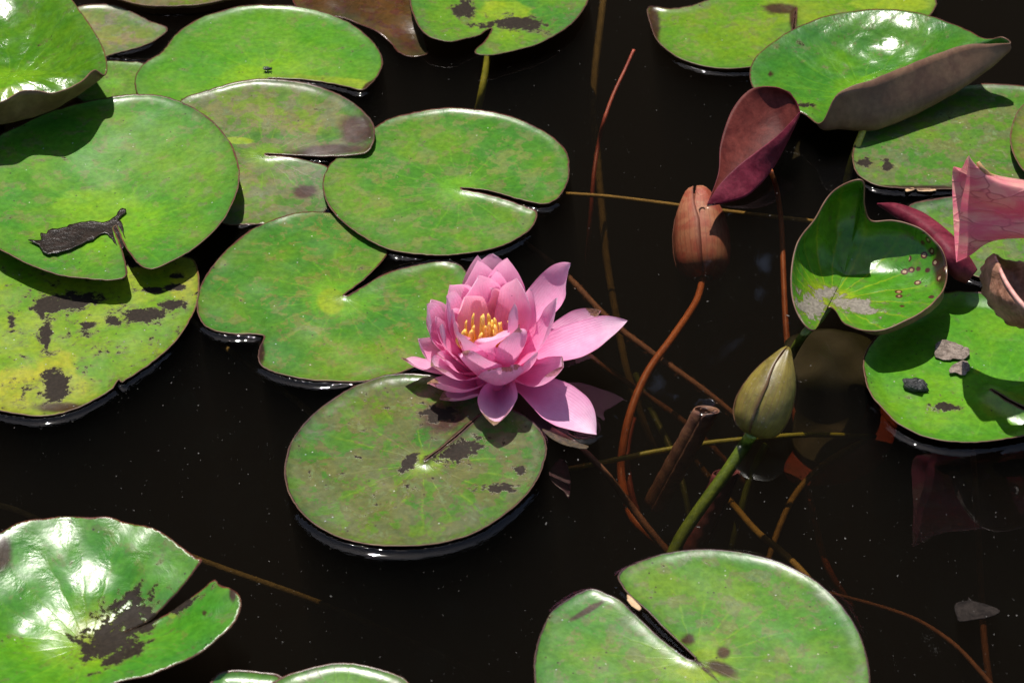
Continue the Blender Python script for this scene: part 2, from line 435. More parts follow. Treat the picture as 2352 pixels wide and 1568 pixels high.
pad('yellowing pad blotched with dark mud, under the big bowl-shaped pad',
    [(280, 560), (440, 598), (455, 625), (458, 660), (455, 690), (440, 730), (410, 780), (370, 820), (330, 850), (290, 876), (281, 883), (273, 877), (260, 895), (230, 915), (180, 940), (130, 955), (90, 960),
     (40, 955), (-30, 940), (-120, 890), (-170, 800), (-160, 700), (-90, 620), (0, 570), (120, 535), (200, 525)],
    (250, 600), [(150, 750, .0025)],
    pad_mat('pad H', (.15, .26, .012), (.22, .28, .012), .30, (.13, .22, .015), .42, .05, (.20, .29, .012), 6, pale=.25, specks=1.6, rimc=(.16, .08, .02), yelc=(.26, .29, .012)),
    masks={'mud': [(200, 760, 280, 150, 0, .24), (120, 900, 120, 60, 0, .34), (165, 690, 70, 20, -8), (110, 700, 32, 30), (105, 770, 14, 36, 12), (330, 727, 48, 17), (395, 700, 24, 14), (345, 665, 32, 7), (28, 738, 12, 18), (130, 885, 32, 36, -12), (255, 735, 22, 12), (400, 660, 24, 8), (200, 745, 20, 9), (150, 800, 0.1, .1), (405, 632, 20, 6), (300, 600, 18, 12)],
           'yel': [(60, 905, 160, 60), (430, 640, 40, 60), (340, 590, 50, 40), (130, 860, 50, 60)], 'stain': [(140, 935, 70, 14)]})

pads_G = pad('big bowl-shaped green pad holding a black wet leaf, open slit towards the viewer',
    [(268, 522), (285, 562), (308, 598), (330, 617), (355, 620), (400, 600), (450, 570), (500, 525), (535, 470), (550, 420), (545, 370), (525, 325), (480, 275), (430, 245), (370, 225), (310, 222), (250, 228),
     (150, 250), (50, 290), (-30, 340), (-60, 420), (-50, 500), (-20, 560), (30, 592), (80, 615), (140, 635), (200, 643), (250, 646), (280, 642), (291, 633), (286, 600), (275, 560), (261, 528)],
    (265, 524), [(260, 480, .009), (150, 560, .015), (250, 640, .018), (345, 615, .019), (450, 560, .019), (545, 420, .022), (430, 250, .022), (250, 230, .020), (50, 300, .018), (-50, 480, .018), (60, 600, .018), (300, 380, .013)],
    pad_mat('pad G', (.085, .235, .03), (.125, .24, .032), .26, (.14, .16, .04), .40, .045, (.15, .34, .010), 7, pale=.3, specks=.7, yelc=(.14, .30, .012)),
    masks={'yel': [(220, 470, 100, 34)]}, floats=False, rim=.002)

pad('broad bright green pad with a fly on it, top left behind the olive two-lobed pad',
    [(618, 181), (700, 186), (760, 195), (800, 204), (830, 212), (850, 200), (870, 175), (880, 145), (865, 110), (830, 75), (780, 45), (720, 25), (640, 15), (560, 17), (480, 38), (430, 62), (395, 95),
     (370, 125), (335, 145), (315, 170), (310, 200), (330, 235), (390, 260), (470, 258), (545, 240), (590, 205), (612, 186)],
    (616, 184), [(600, 120, .0028)],
    pad_mat('pad I', (.095, .25, .018), (.115, .25, .028), .12, (.14, .19, .03), .40, .045, (.16, .33, .010), 8, pale=.25, specks=.3),
    masks={'yel': [(740, 190, 130, 16, 4)], 'stain': [(845, 200, 22, 8, -45)]}, norim=[(450, 240, 190, 60)])

pad('greyish pink-edged pad sliver behind the lifted top-left leaf',
    [(180, 20), (260, 16), (300, 30), (350, 55), (385, 72), (350, 100), (310, 115), (250, 132), (200, 150), (120, 140), (90, 80)],
    (150, 90), [(200, 80, .0012)],
    pad_mat('pad J', (.17, .21, .07), (.22, .20, .13), .5, (.20, .15, .10), .42, .01, (.15, .25, .03), 9, pale=.8), rim=.002)

pad('small plain green pad corner squeezed between the bowl-shaped pad and the fly pad',
    [(230, 142), (300, 145), (335, 150), (360, 190), (350, 240), (260, 250), (180, 230), (170, 170)],
    (260, 190), [(260, 190, .0004)], pad_mat('pad K', (.13, .23, .02), (.11, .20, .03), .3, (.15, .17, .04), .42, .01, seed=10), rim=.0008)

pad('green pad with two dark mud smears, cut by the top edge above the open water',
    [(1129, 68), (1101, 83), (1067, 93), (1034, 100), (997, 93), (971, 77), (951, 43), (940, 0), (938, -50), (975, -110), (1060, -150), (1180, -155), (1290, -110), (1345, -50), (1352, 0), (1337, 30), (1311, 60), (1267, 90), (1217, 110), (1167, 123), (1117, 131), (1091, 124), (1115, 97)],
    (1132, 64), [(1000, 50, .011), (1117, 125, .010), (1130, 60, .007), (1300, 60, .008), (1150, -50, .006)],
    pad_mat('pad M', (.085, .21, .04), (.12, .23, .03), .3, (.14, .13, .04), .40, .03, (.16, .30, .012), 11, pale=.6, specks=.6),
    masks={'mud': [(1066, 22, 26, 18), (1190, 55, 60, 16, 6), (1115, 58, 40, 6)], 'yel': [(1160, 25, 60, 25)]}, floats=False, rim=.002)

pad('olive pad with a bright green upturned rim along the top edge of the picture',
    [(215, -30), (233, 0), (283, 18), (333, 28), (400, 32), (467, 27), (533, 13), (567, 0), (590, -40), (560, -100), (460, -130), (340, -130), (240, -90)],
    (400, -60), [(400, -40, .003)],
    pad_mat('pad N', (.17, .17, .05), (.15, .13, .06), .6, (.16, .12, .06), .35, .01, seed=12, rimc=(.13, .26, .02)), rim=.008, rimw=.012)

pad('yellow-green pad with a red-brown slit, behind the folded leaf at top right',
    [(1829, 20), (1823, 45), (1818, 78), (1800, 140), (1760, 152), (1700, 160), (1640, 158), (1580, 145), (1540, 125), (1510, 95), (1495, 60), (1490, 22), (1540, 25), (1600, 14), (1680, -20), (1760, -70), (1900, -110), (2060, -80), (2140, -20), (2147, 20),
     (2110, 60), (2020, 110), (1900, 150), (1826, 140), (1826, 78), (1828, 45)],
    (1828, 18), [(1700, 90, .0040)],
    pad_mat('pad P', (.135, .25, .014), (.16, .24, .02), .30, (.15, .17, .03), .40, .03, (.19, .28, .012), 13, pale=.3, rimc=(.10, .05, .03)),
    masks={'stain': [(1822, 40, 10, 40), (1500, 60, 18, 60), (1790, 20, 40, 14)], 'yel': [(2050, 10, 90, 20)]})

pad('mottled grey-green pad half in shadow under the folded leaf at right',
    [(1960, 345), (1962, 390), (1982, 415), (2020, 430), (2100, 437), (2200, 437), (2290, 440), (2390, 430), (2450, 380), (2460, 280), (2400, 215), (2300, 199), (2200, 203), (2080, 250), (1990, 300)],
    (2210, 330), [(2200, 330, .0030)],
    pad_mat('pad U', (.085, .185, .035), (.125, .20, .04), .5, (.13, .13, .05), .40, .0, (.1, .2, .02), 14, pale=.9, specks=.6),
    masks={'mud': [(1985, 372, 16, 10), (2035, 380, 12, 14)], 'stain': [(2100, 432, 140, 7)]})

pad('olive-edged pad showing only its curved rim at the right edge, above the mottled pad',
    [(2320, 330), (2322, 300), (2335, 262), (2360, 235), (2420, 215), (2500, 240), (2540, 320), (2500, 400), (2420, 425), (2365, 408), (2335, 375)],
    (2430, 320), [(2430, 320, .011)],
    pad_mat('pad V', (.15, .22, .02), (.18, .17, .03), .4, (.18, .13, .04), .40, .01, seed=15, rimc=(.14, .06, .03)), floats=False)

pad('dusty green pad behind the pink pitcher, between spotted leaf and right edge',
    [(2085, 482), (2150, 463), (2220, 455), (2330, 452), (2440, 470), (2480, 560), (2440, 640), (2340, 660), (2240, 640), (2160, 600), (2100, 540)],
    (2300, 560), [(2300, 560, .0028)],
    pad_mat('pad W', (.09, .18, .04), (.12, .20, .04), .45, (.12, .13, .06), .42, .0, seed=16, pale=.9), rim=.003)

pad('vivid green pad sprinkled with dark debris, by the right edge under the pitcher',
    [(2277, 905), (2310, 925), (2352, 946), (2420, 972), (2440, 965), (2465, 900), (2440, 800), (2390, 725), (2300, 690), (2200, 681), (2165, 685), (2100, 718), (2040, 760), (2000, 800), (1982, 840), (1985, 880), (2000, 920), (2025, 950),
     (2060, 985), (2110, 1010), (2170, 1024), (2240, 1027), (2310, 1020), (2370, 1006), (2415, 985), (2352, 955), (2308, 932), (2274, 908)],
    (2273, 904), [(2200, 880, .0026)],
    pad_mat('pad AA', (.10, .26, .025), (.13, .27, .022), .10, (.12, .2, .03), .30, .03, (.12, .33, .012), 17, pale=.2, specks=1.2, yelc=(.17, .29, .012)),
    masks={'yel': [(2310, 930, 60, 30), (2243, 854, 8, 7)], 'mud': [(2170, 935, 30, 10)]}, rim=.0055, rimw=.014)

pad('green pad crown peeking in at the bottom edge, right of its lower neighbour',
    [(600, 1600), (640, 1562), (700, 1540), (770, 1527), (830, 1530), (890, 1545), (935, 1568), (960, 1620), (930, 1690), (800, 1730), (660, 1700)],
    (780, 1620), [(780, 1600, .008)],
    pad_mat('pad DD', (.08, .22, .05), (.11, .21, .04), .25, (.12, .10, .05), .38, .02, seed=18), floats=False)
pad('thin green pad sliver at the bottom edge beside the raised glossy leaf',
    [(480, 1600), (500, 1557), (540, 1547), (600, 1550), (645, 1557), (690, 1600), (650, 1660), (540, 1660)],
    (580, 1610), [(580, 1600, .0030)],
    pad_mat('pad DD2', (.09, .23, .05), (.11, .22, .04), .2, (.12, .12, .05), .38, .02, seed=19), rim=.003)

wet_red = pad_mat('pad O', (.10, .035, .025), (.13, .05, .03), .4, (.08, .02, .02), .22, .0, (.1, .05, .02), 20, pale=.15, specks=.1, coat=.5, rimc=(.12, .02, .02), bump=.5)
pad('wet reddish-brown pad tucked between the fly pad and the mud-smeared pad',
    [(672, -20), (690, 25), (780, 40), (850, 70), (895, 100), (915, 122), (945, 133), (983, 126), (978, 95), (968, 55), (960, -10), (930, -70), (820, -90), (720, -70)],
    (830, -20), [(700, 0, .002), (940, 120, -.004), (960, 20, .0015)], wet_red, floats=False, rim=.001, wav=.0014)

pad_F = pad('glossy raised bowl-like leaf with a muddy heart and torn slit, bottom left corner',
    [(285, 1452), (345, 1418), (400, 1368), (440, 1318), (463, 1287), (450, 1283), (430, 1268), (400, 1245), (360, 1220), (330, 1208), (290, 1198), (250, 1187), (210, 1188), (150, 1183), (100, 1192), (40, 1205),
     (0, 1225), (-80, 1270), (-150, 1340), (-180, 1420), (-150, 1500), (-80, 1570), (20, 1610), (120, 1605), (200, 1588), (280, 1566), (360, 1545), (430, 1512), (480, 1480), (530, 1440), (552, 1400), (550, 1370), (530, 1355),
     (505, 1345), (492, 1330), (450, 1360), (400, 1395), (345, 1424)],
    (200, 1480), [(220, 1470, .010), (345, 1420, .014), (463, 1287, .030), (400, 1300, .026), (250, 1187, .0385), (250, 1270, .0300), (200, 1370, .0195), (100, 1192, .037), (-80, 1270, .036), (100, 1290, .027), (-180, 1420, .035), (0, 1500, .016), (100, 1600, .024), (280, 1566, .024),
                  (430, 1512, .028), (552, 1395, .032), (492, 1330, .030), (420, 1420, .018)],
    pad_mat('pad F', (.075, .235, .03), (.10, .25, .025), .12, (.12, .15, .03), .30, .035, (.15, .30, .010), 21, bump=.6, pale=.2, specks=.4, veins=.18, ribs=.30, quilt=.5, rimc=(.13, .04, .025), coat=.0),
    masks={'mud': [(240, 1470, 60, 42, -30), (310, 1410, 45, 60, 40), (285, 1500, 60, 18, -25), (300, 1365, 40, 12, -40), (440, 1345, 24, 10, -40), (420, 1385, 40, 12, -20)], 'yel': [(230, 1450, 50, 40), (395, 1405, 10, 9)], 'stain': [(0, 1270, 30, 50), (535, 1365, 9, 22), (470, 1410, 6, 8)]},
    floats=False, rim=.0, wav=.0016, under=underside)

# ------------------------------------------------------------------ curled leaves: polar surfaces
def polar_leaf(name, center, edge, rings, fr, mat, apex, masks=None, nr=34, na=150, th=.001, under=None, parent=None, seed=0, wrinkle=.0004):
    """center (u,v,z); edge K points; rings: dict fraction->dict index->point (others are blended)"""
    K = len(edge)
    c = np.array(center, float); E = np.array(edge, float)
    layers = [np.repeat(c[None], K, 0)]
    for f, (zf, over) in zip(fr, rings):
        L = c[None] + (E - c[None]) * f
        L[:, 2] = c[2] + (E[:, 2] - c[2]) * zf
        for k, p in over.items(): L[k] = p
        layers.append(L)
    layers.append(E)
    fracs = [0.0] + list(fr) + [1.0]
    rows = [catmull(L, max(2, na // K), True) for L in layers]
    rows = np.array(rows)                                   # layers x A x 3
    A = rows.shape[1]
    out = []
    ts = np.linspace(0, 1, nr + 1)[1:]
    fa = np.array(fracs)
    # Catmull along the radius (non uniform -> hermite with finite differences)
    m = np.zeros_like(rows)
    for i in range(len(fa)):
        i0, i1 = max(i-1, 0), min(i+1, len(fa)-1)
        m[i] = (rows[i1]-rows[i0]) / (fa[i1]-fa[i0])
    for t in ts:
        i = min(np.searchsorted(fa, t, 'right')-1, len(fa)-2)
        h = fa[i+1]-fa[i]; s = (t-fa[i])/h
        out.append((2*s**3-3*s**2+1)*rows[i] + (s**3-2*s**2+s)*h*m[i] + (-2*s**3+3*s**2)*rows[i+1] + (s**3-s**2)*h*m[i+1])
    uvz = np.vstack([c[None]] + out)
    xyz = PA(uvz[:, 0], uvz[:, 1], uvz[:, 2])
    s = seed * 2.3
    xyz[:, 2] += wrinkle * (np.sin(xyz[:, 0]*230+s) * np.cos(xyz[:, 1]*260+s) + np.sin(xyz[:, 0]*110+s*2) * np.sin(xyz[:, 1]*130))
    faces = [(0, 1+j, 1+(j+1) % A) for j in range(A)]
    for i in range(nr-1):
        for j in range(A):
            a0 = 1+i*A+j; a1 = 1+i*A+(j+1) % A
            faces.append((a0, a0+A, a1+A, a1))
    a, b, d = xyz[0], xyz[1], xyz[2]
    if np.cross(xyz[[f[1] for f in faces[:A]]]-a, xyz[[f[2] for f in faces[:A]]]-a)[:, 2].mean() < 0: faces = [f[::-1] for f in faces]
    o = mesh_obj(name, xyz, faces, [mat, under or underside], parent)
    ew = xyz[-A:]
    edged = np.array([np.sqrt(((ew - p)**2).sum(1).min()) for p in xyz])
    leaf_attrs(o, uvz[:, :2], xyz, edged, PA(*apex), masks or {})
    # angle from the leaf's own layout
    solidify(o, th, -1, True)
    return o

mQ = pad_mat('folded leaf', (.075, .20, .045), (.10, .23, .035), .15, (.14, .13, .05), .24, .03, (.12, .30, .012), 31, bump=.8, pale=.35, specks=.3, rimc=(.12, .04, .03), quilt=.9)
Q = polar_leaf('folded_lily_leaf', (1985, 185, .010),
    [(2318, 100, .050), (2300, 87, .052), (2262, 88, .044), (2200, 60, .038), (2100, 28, .034), (1990, 22, .032), (1890, 40, .029), (1800, 80, .025), (1730, 140, .021), (1727, 195, .020), (1775, 243, .020), (1845, 260, .020),
     (1886, 280, .024), (1925, 215, .046), (2010, 180, .052), (2120, 135, .053), (2220, 103, .053)],
    [(.25, {}), (.75, {13: (1930, 296, .014), 14: (2020, 294, .012), 15: (2130, 247, .016), 16: (2240, 182, .026), 0: (2306, 122, .040), 12: (1890, 292, .016), 1: (2290, 110, .04)})],
    [.45, .8], mQ, (1985, 215, .012), masks={'stain': [(1770, 170, 8, 8)], 'mud': [(1850, 243, 20, 5)]}, seed=1)
tag(Q, 'glossy folded leaf with brown underside turned up, raised above water at top right', 'lily leaf', 'leaves raised above the water')
mL = pad_mat('lifted leaf', (.07, .18, .02), (.095, .20, .025), .15, (.10, .13, .03), .22, .03, (.16, .33, .012), 32, bump=.8, pale=.2, specks=.3, ribs=.4, quilt=.5, veins=.15, rimc=(.15, .08, .04))
L = polar_leaf('lifted_lily_leaf', (20, 165, .028),
    [(246, 150, .050), (235, 105, .050), (195, 40, .050), (150, -15, .050), (60, -70, .050), (-80, -60, .050), (-180, 20, .050), (-200, 140, .055), (-120, 235, .062), (0, 233, .063), (45, 210, .063), (85, 207, .063), (125, 211, .062), (180, 190, .060), (216, 160, .056), (240, 172, .050)],
    [(.3, {}), (.8, {8: (-120, 285, .034), 9: (0, 283, .032), 10: (45, 276, .032), 11: (85, 264, .032), 12: (125, 249, .032), 13: (180, 214, .036), 14: (220, 186, .042), 15: (228, 172, .046)})],
    [.5, .82], mL, (20, 190, .03), masks={'yel': [(30, 215, 60, 14)]}, seed=2, under=underside)
tag(L, 'shiny cupped leaf lifted above the pads in the top left corner', 'lily leaf', 'leaves raised above the water')
mT = pad_mat('heart leaf', (.085, .235, .022), (.12, .26, .02), .10, (.10, .15, .03), .36, .02, (.28, .34, .012), 33, bump=.5, pale=.15, specks=.3, veins=.5, ribs=.5, rimc=(.16, .06, .05), spots=1, mudc=(.17, .15, .12), coat=.1)
Tl = polar_leaf('heart_shaped_leaf', (1938, 632, .015),
    [(2175, 625, .036), (2160, 570, .046), (2110, 525, .052), (2050, 508, .052), (2000, 508, .050), (1984, 470, .066), (1978, 415, .086), (1915, 440, .076), (1872, 505, .062), (1832, 560, .050), (1818, 640, .040), (1830, 715, .030),
     (1868, 760, .022), (1905, 706, .016), (1945, 745, .025), (2015, 758, .032), (2110, 718, .038), (2160, 672, .038)],
    [(.3, {}), (.7, {16: (2108, 728, .030), 15: (2014, 765, .024), 17: (2158, 685, .028)})], [.5, .86], mT, (1905, 690, .016),
    masks={'mud': [(1860, 705, 36, 28, 30), (1965, 700, 60, 16, 10), (1900, 670, 24, 14)], 'yel': [(1925, 688, 34, 17, 20)], 'spot': [(2130, 600, 55, 60, 20)], 'stain': [(2165, 600, 22, 70)]}, na=216, nr=44, seed=3)
tag(Tl, 'heart-shaped cupped leaf with tan brown-ringed spots, standing above the bud', 'lily leaf', 'leaves raised above the water')

# stalks of the lifted leaves
def tube(name, pts, rad, mat, parent=None, n=10, sub=5, flat=1.0):
    q = catmull(np.array([(p[0], p[1], p[2]) for p in pts], float), sub, False)
    rr = np.interp(np.linspace(0, 1, len(q)), np.linspace(0, 1, len(rad)), rad)
    c = [P(*p) for p in q]
    verts, faces = [], []
    up = Vector((0, 0, 1))
    for i, p in enumerate(c):
        t = (c[min(i+1, len(c)-1)] - c[max(i-1, 0)]).normalized()
        s = t.cross(up)
        if s.length < .05: s = t.cross(Vector((0, 1, 0)))
        s.normalize(); w = s.cross(t).normalized()
        for k in range(n):
            a = 2*math.pi*k/n
            verts.append(p + (s*math.cos(a) + w*math.sin(a)*flat) * rr[i])
    for i in range(len(c)-1):
        for k in range(n):
            faces.append((i*n+k, i*n+(k+1) % n, (i+1)*n+(k+1) % n, (i+1)*n+k))
    faces.append(tuple(range(n))[::-1]); faces.append(tuple(range((len(c)-1)*n, len(c)*n)))
    return mesh_obj(name, verts, faces, mat, parent)

m_green_stem = plain_mat('green stem', (.10, .15, .015), (.17, .23, .02), 120, .4, .3, trans=.1)
m_yellow_stem = plain_mat('yellow green stem', (.26, .26, .02), (.36, .33, .03), 120, .45, .3)
m_orange_stem = plain_mat('orange stem', (.42, .10, .022), (.55, .15, .035), 120, .5, .3)
m_red_stem = plain_mat('red stem', (.30, .05, .03), (.42, .08, .04), 120, .5, .3)
m_ochre_stem = plain_mat('ochre stem', (.38, .24, .05), (.50, .33, .07), 90, .6, .4)
m_brown_stem = plain_mat('brown stem', (.22, .09, .05), (.32, .14, .07), 160, .7, .8)
m_pale_stem = plain_mat('pale stem', (.24, .20, .07), (.38, .31, .12), 110, .8, .8)

tube('petiole', [(1985, 292, .012), (1965, 345, .0), (1948, 400, -.02), (1935, 470, -.05), (1925, 560, -.10)], [.0028, .003, .0032], m_yellow_stem, Q)
tube('petiole', [(1905, 700, .013), (1880, 735, .006), (1845, 770, .0), (1810, 830, -.03), (1750, 960, -.08), (1690, 1090, -.13)], [.0028, .0032, .0036], m_green_stem, Tl)
tube('petiole', [(1125, 95, .004), (1118, 150, -.012), (1106, 215, -.03), (1096, 262, -.05), (1085, 330, -.09)], [.0032, .0032, .003], m_yellow_stem, pads[10])
tube('petiole', [(20, 200, .028), (0, 300, -.02)], [.003, .003], m_green_stem, L)
tube('petiole', [(200, 1480, .009), (190, 1560, -.05)], [.003, .003], m_green_stem, pad_F)

# ------------------------------------------------------------------ strip surfaces from control rows
def strip(name, rows, mat, parent=None, nu=8, nv=8, th=.0008, under=None, wr=0.0):
    R = np.array(rows, float)                                # stations x across x 3
    A = np.array([catmull(R[:, j], nv, False) for j in range(R.shape[1])])        # across x S x 3
    Bq = np.array([catmull(A[:, i], nu, False) for i in range(A.shape[1])])       # S x W x 3
    S, W = Bq.shape[:2]
    f = Bq.reshape(-1, 3)
    xyz = PA(f[:, 0], f[:, 1], f[:, 2])
    if wr:
        xyz[:, 2] += wr*(np.sin(xyz[:, 0]*420+xyz[:, 1]*300) + np.sin(xyz[:, 0]*-260+xyz[:, 2]*510+1) + .7*np.sin(xyz[:, 0]*900+xyz[:, 2]*700))
        jj0 = np.arange(S*W) % W
        xyz[:, 0] += np.where((jj0 == 0) | (jj0 == W-1), wr*1.6*np.sin(np.arange(S*W)*1.9), 0)
    faces = [(i*W+j, i*W+j+1, (i+1)*W+j+1, (i+1)*W+j) for i in range(S-1) for j in range(W-1)]
    o = mesh_obj(name, xyz, faces, [mat, under or mat], parent)
    ii, jj = np.divmod(np.arange(S*W), W)
    ed = np.minimum(jj, W-1-jj) / W * .05
    leaf_attrs(o, f[:, :2], xyz, ed, xyz[0], {})
    solidify(o, th, 0, under is not None)
    return o

m_purp_in = plain_mat('purple leaf inside', (.070, .010, .008), (.15, .032, .024), 60, .55, .6, spec=.15, trans=.12, tc=(.25, .03, .02), lo=.3, hi=.75)
m_purp_out = plain_mat('purple leaf outside', (.10, .006, .018), (.18, .022, .04), 80, .55, .6, spec=.18, trans=.12, tc=(.3, .02, .04))
Rl = strip('young_purple_leaf', [
    [(1624, 471, 0.0009), (1624, 472, 0.0006), (1625, 473, 0.0000), (1624, 472, 0.0006), (1624, 470, 0.0012)],
    [(1650, 398, 0.0112), (1655, 425, 0.0062), (1672, 464, 0.0012), (1662, 442, 0.0074), (1652, 425, 0.0112)],
    [(1655, 330, 0.0211), (1690, 375, 0.0112), (1718, 447, 0.0037), (1708, 412, 0.0124), (1695, 381, 0.0198)],
    [(1682, 252, 0.0341), (1735, 312, 0.0186), (1770, 392, 0.0087), (1757, 370, 0.0186), (1742, 345, 0.0273)],
    [(1725, 205, 0.0434), (1775, 255, 0.0291), (1810, 322, 0.0198), (1803, 320, 0.0273), (1787, 310, 0.0322)],
    [(1780, 200, 0.0471), (1812, 225, 0.0397), (1834, 270, 0.0322), (1834, 268, 0.0335), (1828, 268, 0.0347)],
    [(1815, 212, 0.0446), (1830, 235, 0.0409), (1838, 258, 0.0360), (1838, 258, 0.0360), (1835, 258, 0.0360)]], m_purp_in, under=m_purp_out, nu=6, nv=7)
tag(Rl, 'dark maroon young leaf folded lengthwise, its tip dipping in the water', 'lily leaf', 'leaves raised above the water')
tube('petiole', [(1770, 392, .010), (1785, 440, -.02), (1795, 520, -.045), (1800, 640, -.062), (1806, 760, -.075), (1818, 880, -.095), (1835, 1010, -.115), (1862, 1150, -.13), (1900, 1300, -.145), (1960, 1400, -.17)], [.0018, .0022, .0025, .0026, .0026], m_orange_stem, Rl)

roll = strip('rolled_purple_leaf', [
    [(2015, 468, .036), (2015, 468, .037), (2015, 469, .036), (2015, 469, .035), (2015, 469, .034)],
    [(2060, 478, .036), (2060, 468, .042), (2058, 478, .043), (2052, 492, .038), (2052, 495, .034)],
    [(2120, 505, .034), (2125, 492, .043), (2118, 510, .046), (2108, 530, .040), (2108, 538, .032)],
    [(2185, 555, .030), (2192, 545, .042), (2182, 570, .046), (2165, 598, .038), (2165, 612, .028)],
    [(2222, 596, .026), (2226, 590, .034), (2216, 608, .036), (2198, 630, .030), (2194, 640, .022)],
    [(2242, 622, .022), (2244, 620, .026), (2234, 632, .026), (2222, 646, .022), (2218, 650, .018)]], m_purp_out, nu=6, nv=6, th=.001)
tag(roll, 'rolled purple young leaf slanting behind the heart-shaped spotted leaf', 'lily leaf', 'leaves raised above the water')

# ------------------------------------------------------------------ pink flower
def F(x, y): return (909.4 + x/3.4474, 564.5 + y/3.4474)
def petal_mat(name, base, mid, tip, brown=0.0, inner=0.0):
    T = NT(name)
    pu = T.a('ps'); pw = T.a('pt')                           # along 0..1, across -1..1
    tco = T.av('pl')
    n = T.noise(tco, 90, 5, .6, .3); nf = T.noise(tco, 700, 3, .6)
    colr = T.mix(T.ramp(pu, .15, .55), base, mid)
    colr = T.mix(T.ramp(T.math('ADD', pu, T.math('MULTIPLY', T.math('SUBTRACT', n, .5), .3)), .55, 1.0), colr, tip)
    # fine lengthwise veins
    vv = T.math('FRACT', T.math('ADD', T.math('MULTIPLY', pw, 8.0), T.math('MULTIPLY', n, .9)))
    ln = T.ramp(T.math('ABSOLUTE', T.math('SUBTRACT', vv, .5)), .16, .0)
    colr = T.mix(T.math('MULTIPLY', ln, .20), colr, (.85, .20, .48))
    blot = T.noise(tco, 130, 4, .65)
    colr = T.mix(.55, colr, T.mix(T.ramp(blot, .35, .65), (.93, .80, .88), (1.05, 1.14, 1.08)), 'MULTIPLY')
    colr = T.mix(T.math('MULTIPLY', T.ramp(T.math('ABSOLUTE', pw), .86, 1.0), .35), colr, (.75, .14, .36))
    if brown:
        bm = T.math('ADD', T.math('MULTIPLY', T.ramp(pu, .66, .95), .92), T.math('MULTIPLY', T.math('SUBTRACT', n, .5), 1.5))
        bm = T.math('MULTIPLY', T.ramp(bm, .68, .80), brown)
        colr = T.mix(bm, colr, T.mix(T.ramp(nf, .4, .6), (.22, .12, .05), (.45, .28, .16)))
    vo = T.n('TexVoronoi', {'Vector': tco, 'Scale': 300.0})
    sp = T.math('MULTIPLY', T.ramp(vo.outputs['Distance'], .18, .10), T.math('GREATER_THAN', T.n('SeparateColor', {0: vo.outputs['Color']}).outputs[0], .985))
    colr = T.mix(sp, colr, (.12, .03, .04))
    bp = T.n('Bump', {'Strength': .5, 'Distance': .0009, 'Height': T.math('ADD', T.math('ADD', n, T.math('MULTIPLY', nf, .15)), T.math('MULTIPLY', ln, .35))})
    b = T.n('BsdfPrincipled', {'Base Color': colr, 'Roughness': .5, 'Normal': bp, 'Specular IOR Level': .35, 'Sheen Weight': .15})
    tr = T.n('BsdfTranslucent', {'Color': T.mix(.6, colr, (1.0, .40, .66)), 'Normal': bp})
    T.surf(T.n('MixShader', {0: .42, 1: b, 2: tr}))
    return T.m
PM = petal_mat('petal pink', (.99, .23, .52), (1.0, .47, .72), (1.0, .68, .84))
PMB = petal_mat('petal pink browned', (.99, .23, .52), (1.0, .47, .72), (1.0, .65, .82), brown=1.0)
PMI = petal_mat('petal salmon', (.97, .55, .20), (.97, .54, .56), (.97, .62, .72))
FB = P(*F(765, 1050), .008)                                  # seat of the flower
flower = empty('water_lily_flower', (FB.x, FB.y, 0))
tag(flower, 'open pink water lily with golden stamens resting on the dark mottled pad', 'water lily')
prof_s = [0, .12, .3, .5, .68, .82, .92, .97, 1.0]
prof_p = [.40, .60, .88, 1.0, .92, .66, .34, .15, .01]       # pointed
prof_r = [.42, .60, .86, 1.0, .99, .86, .62, .40, .05]       # blunt
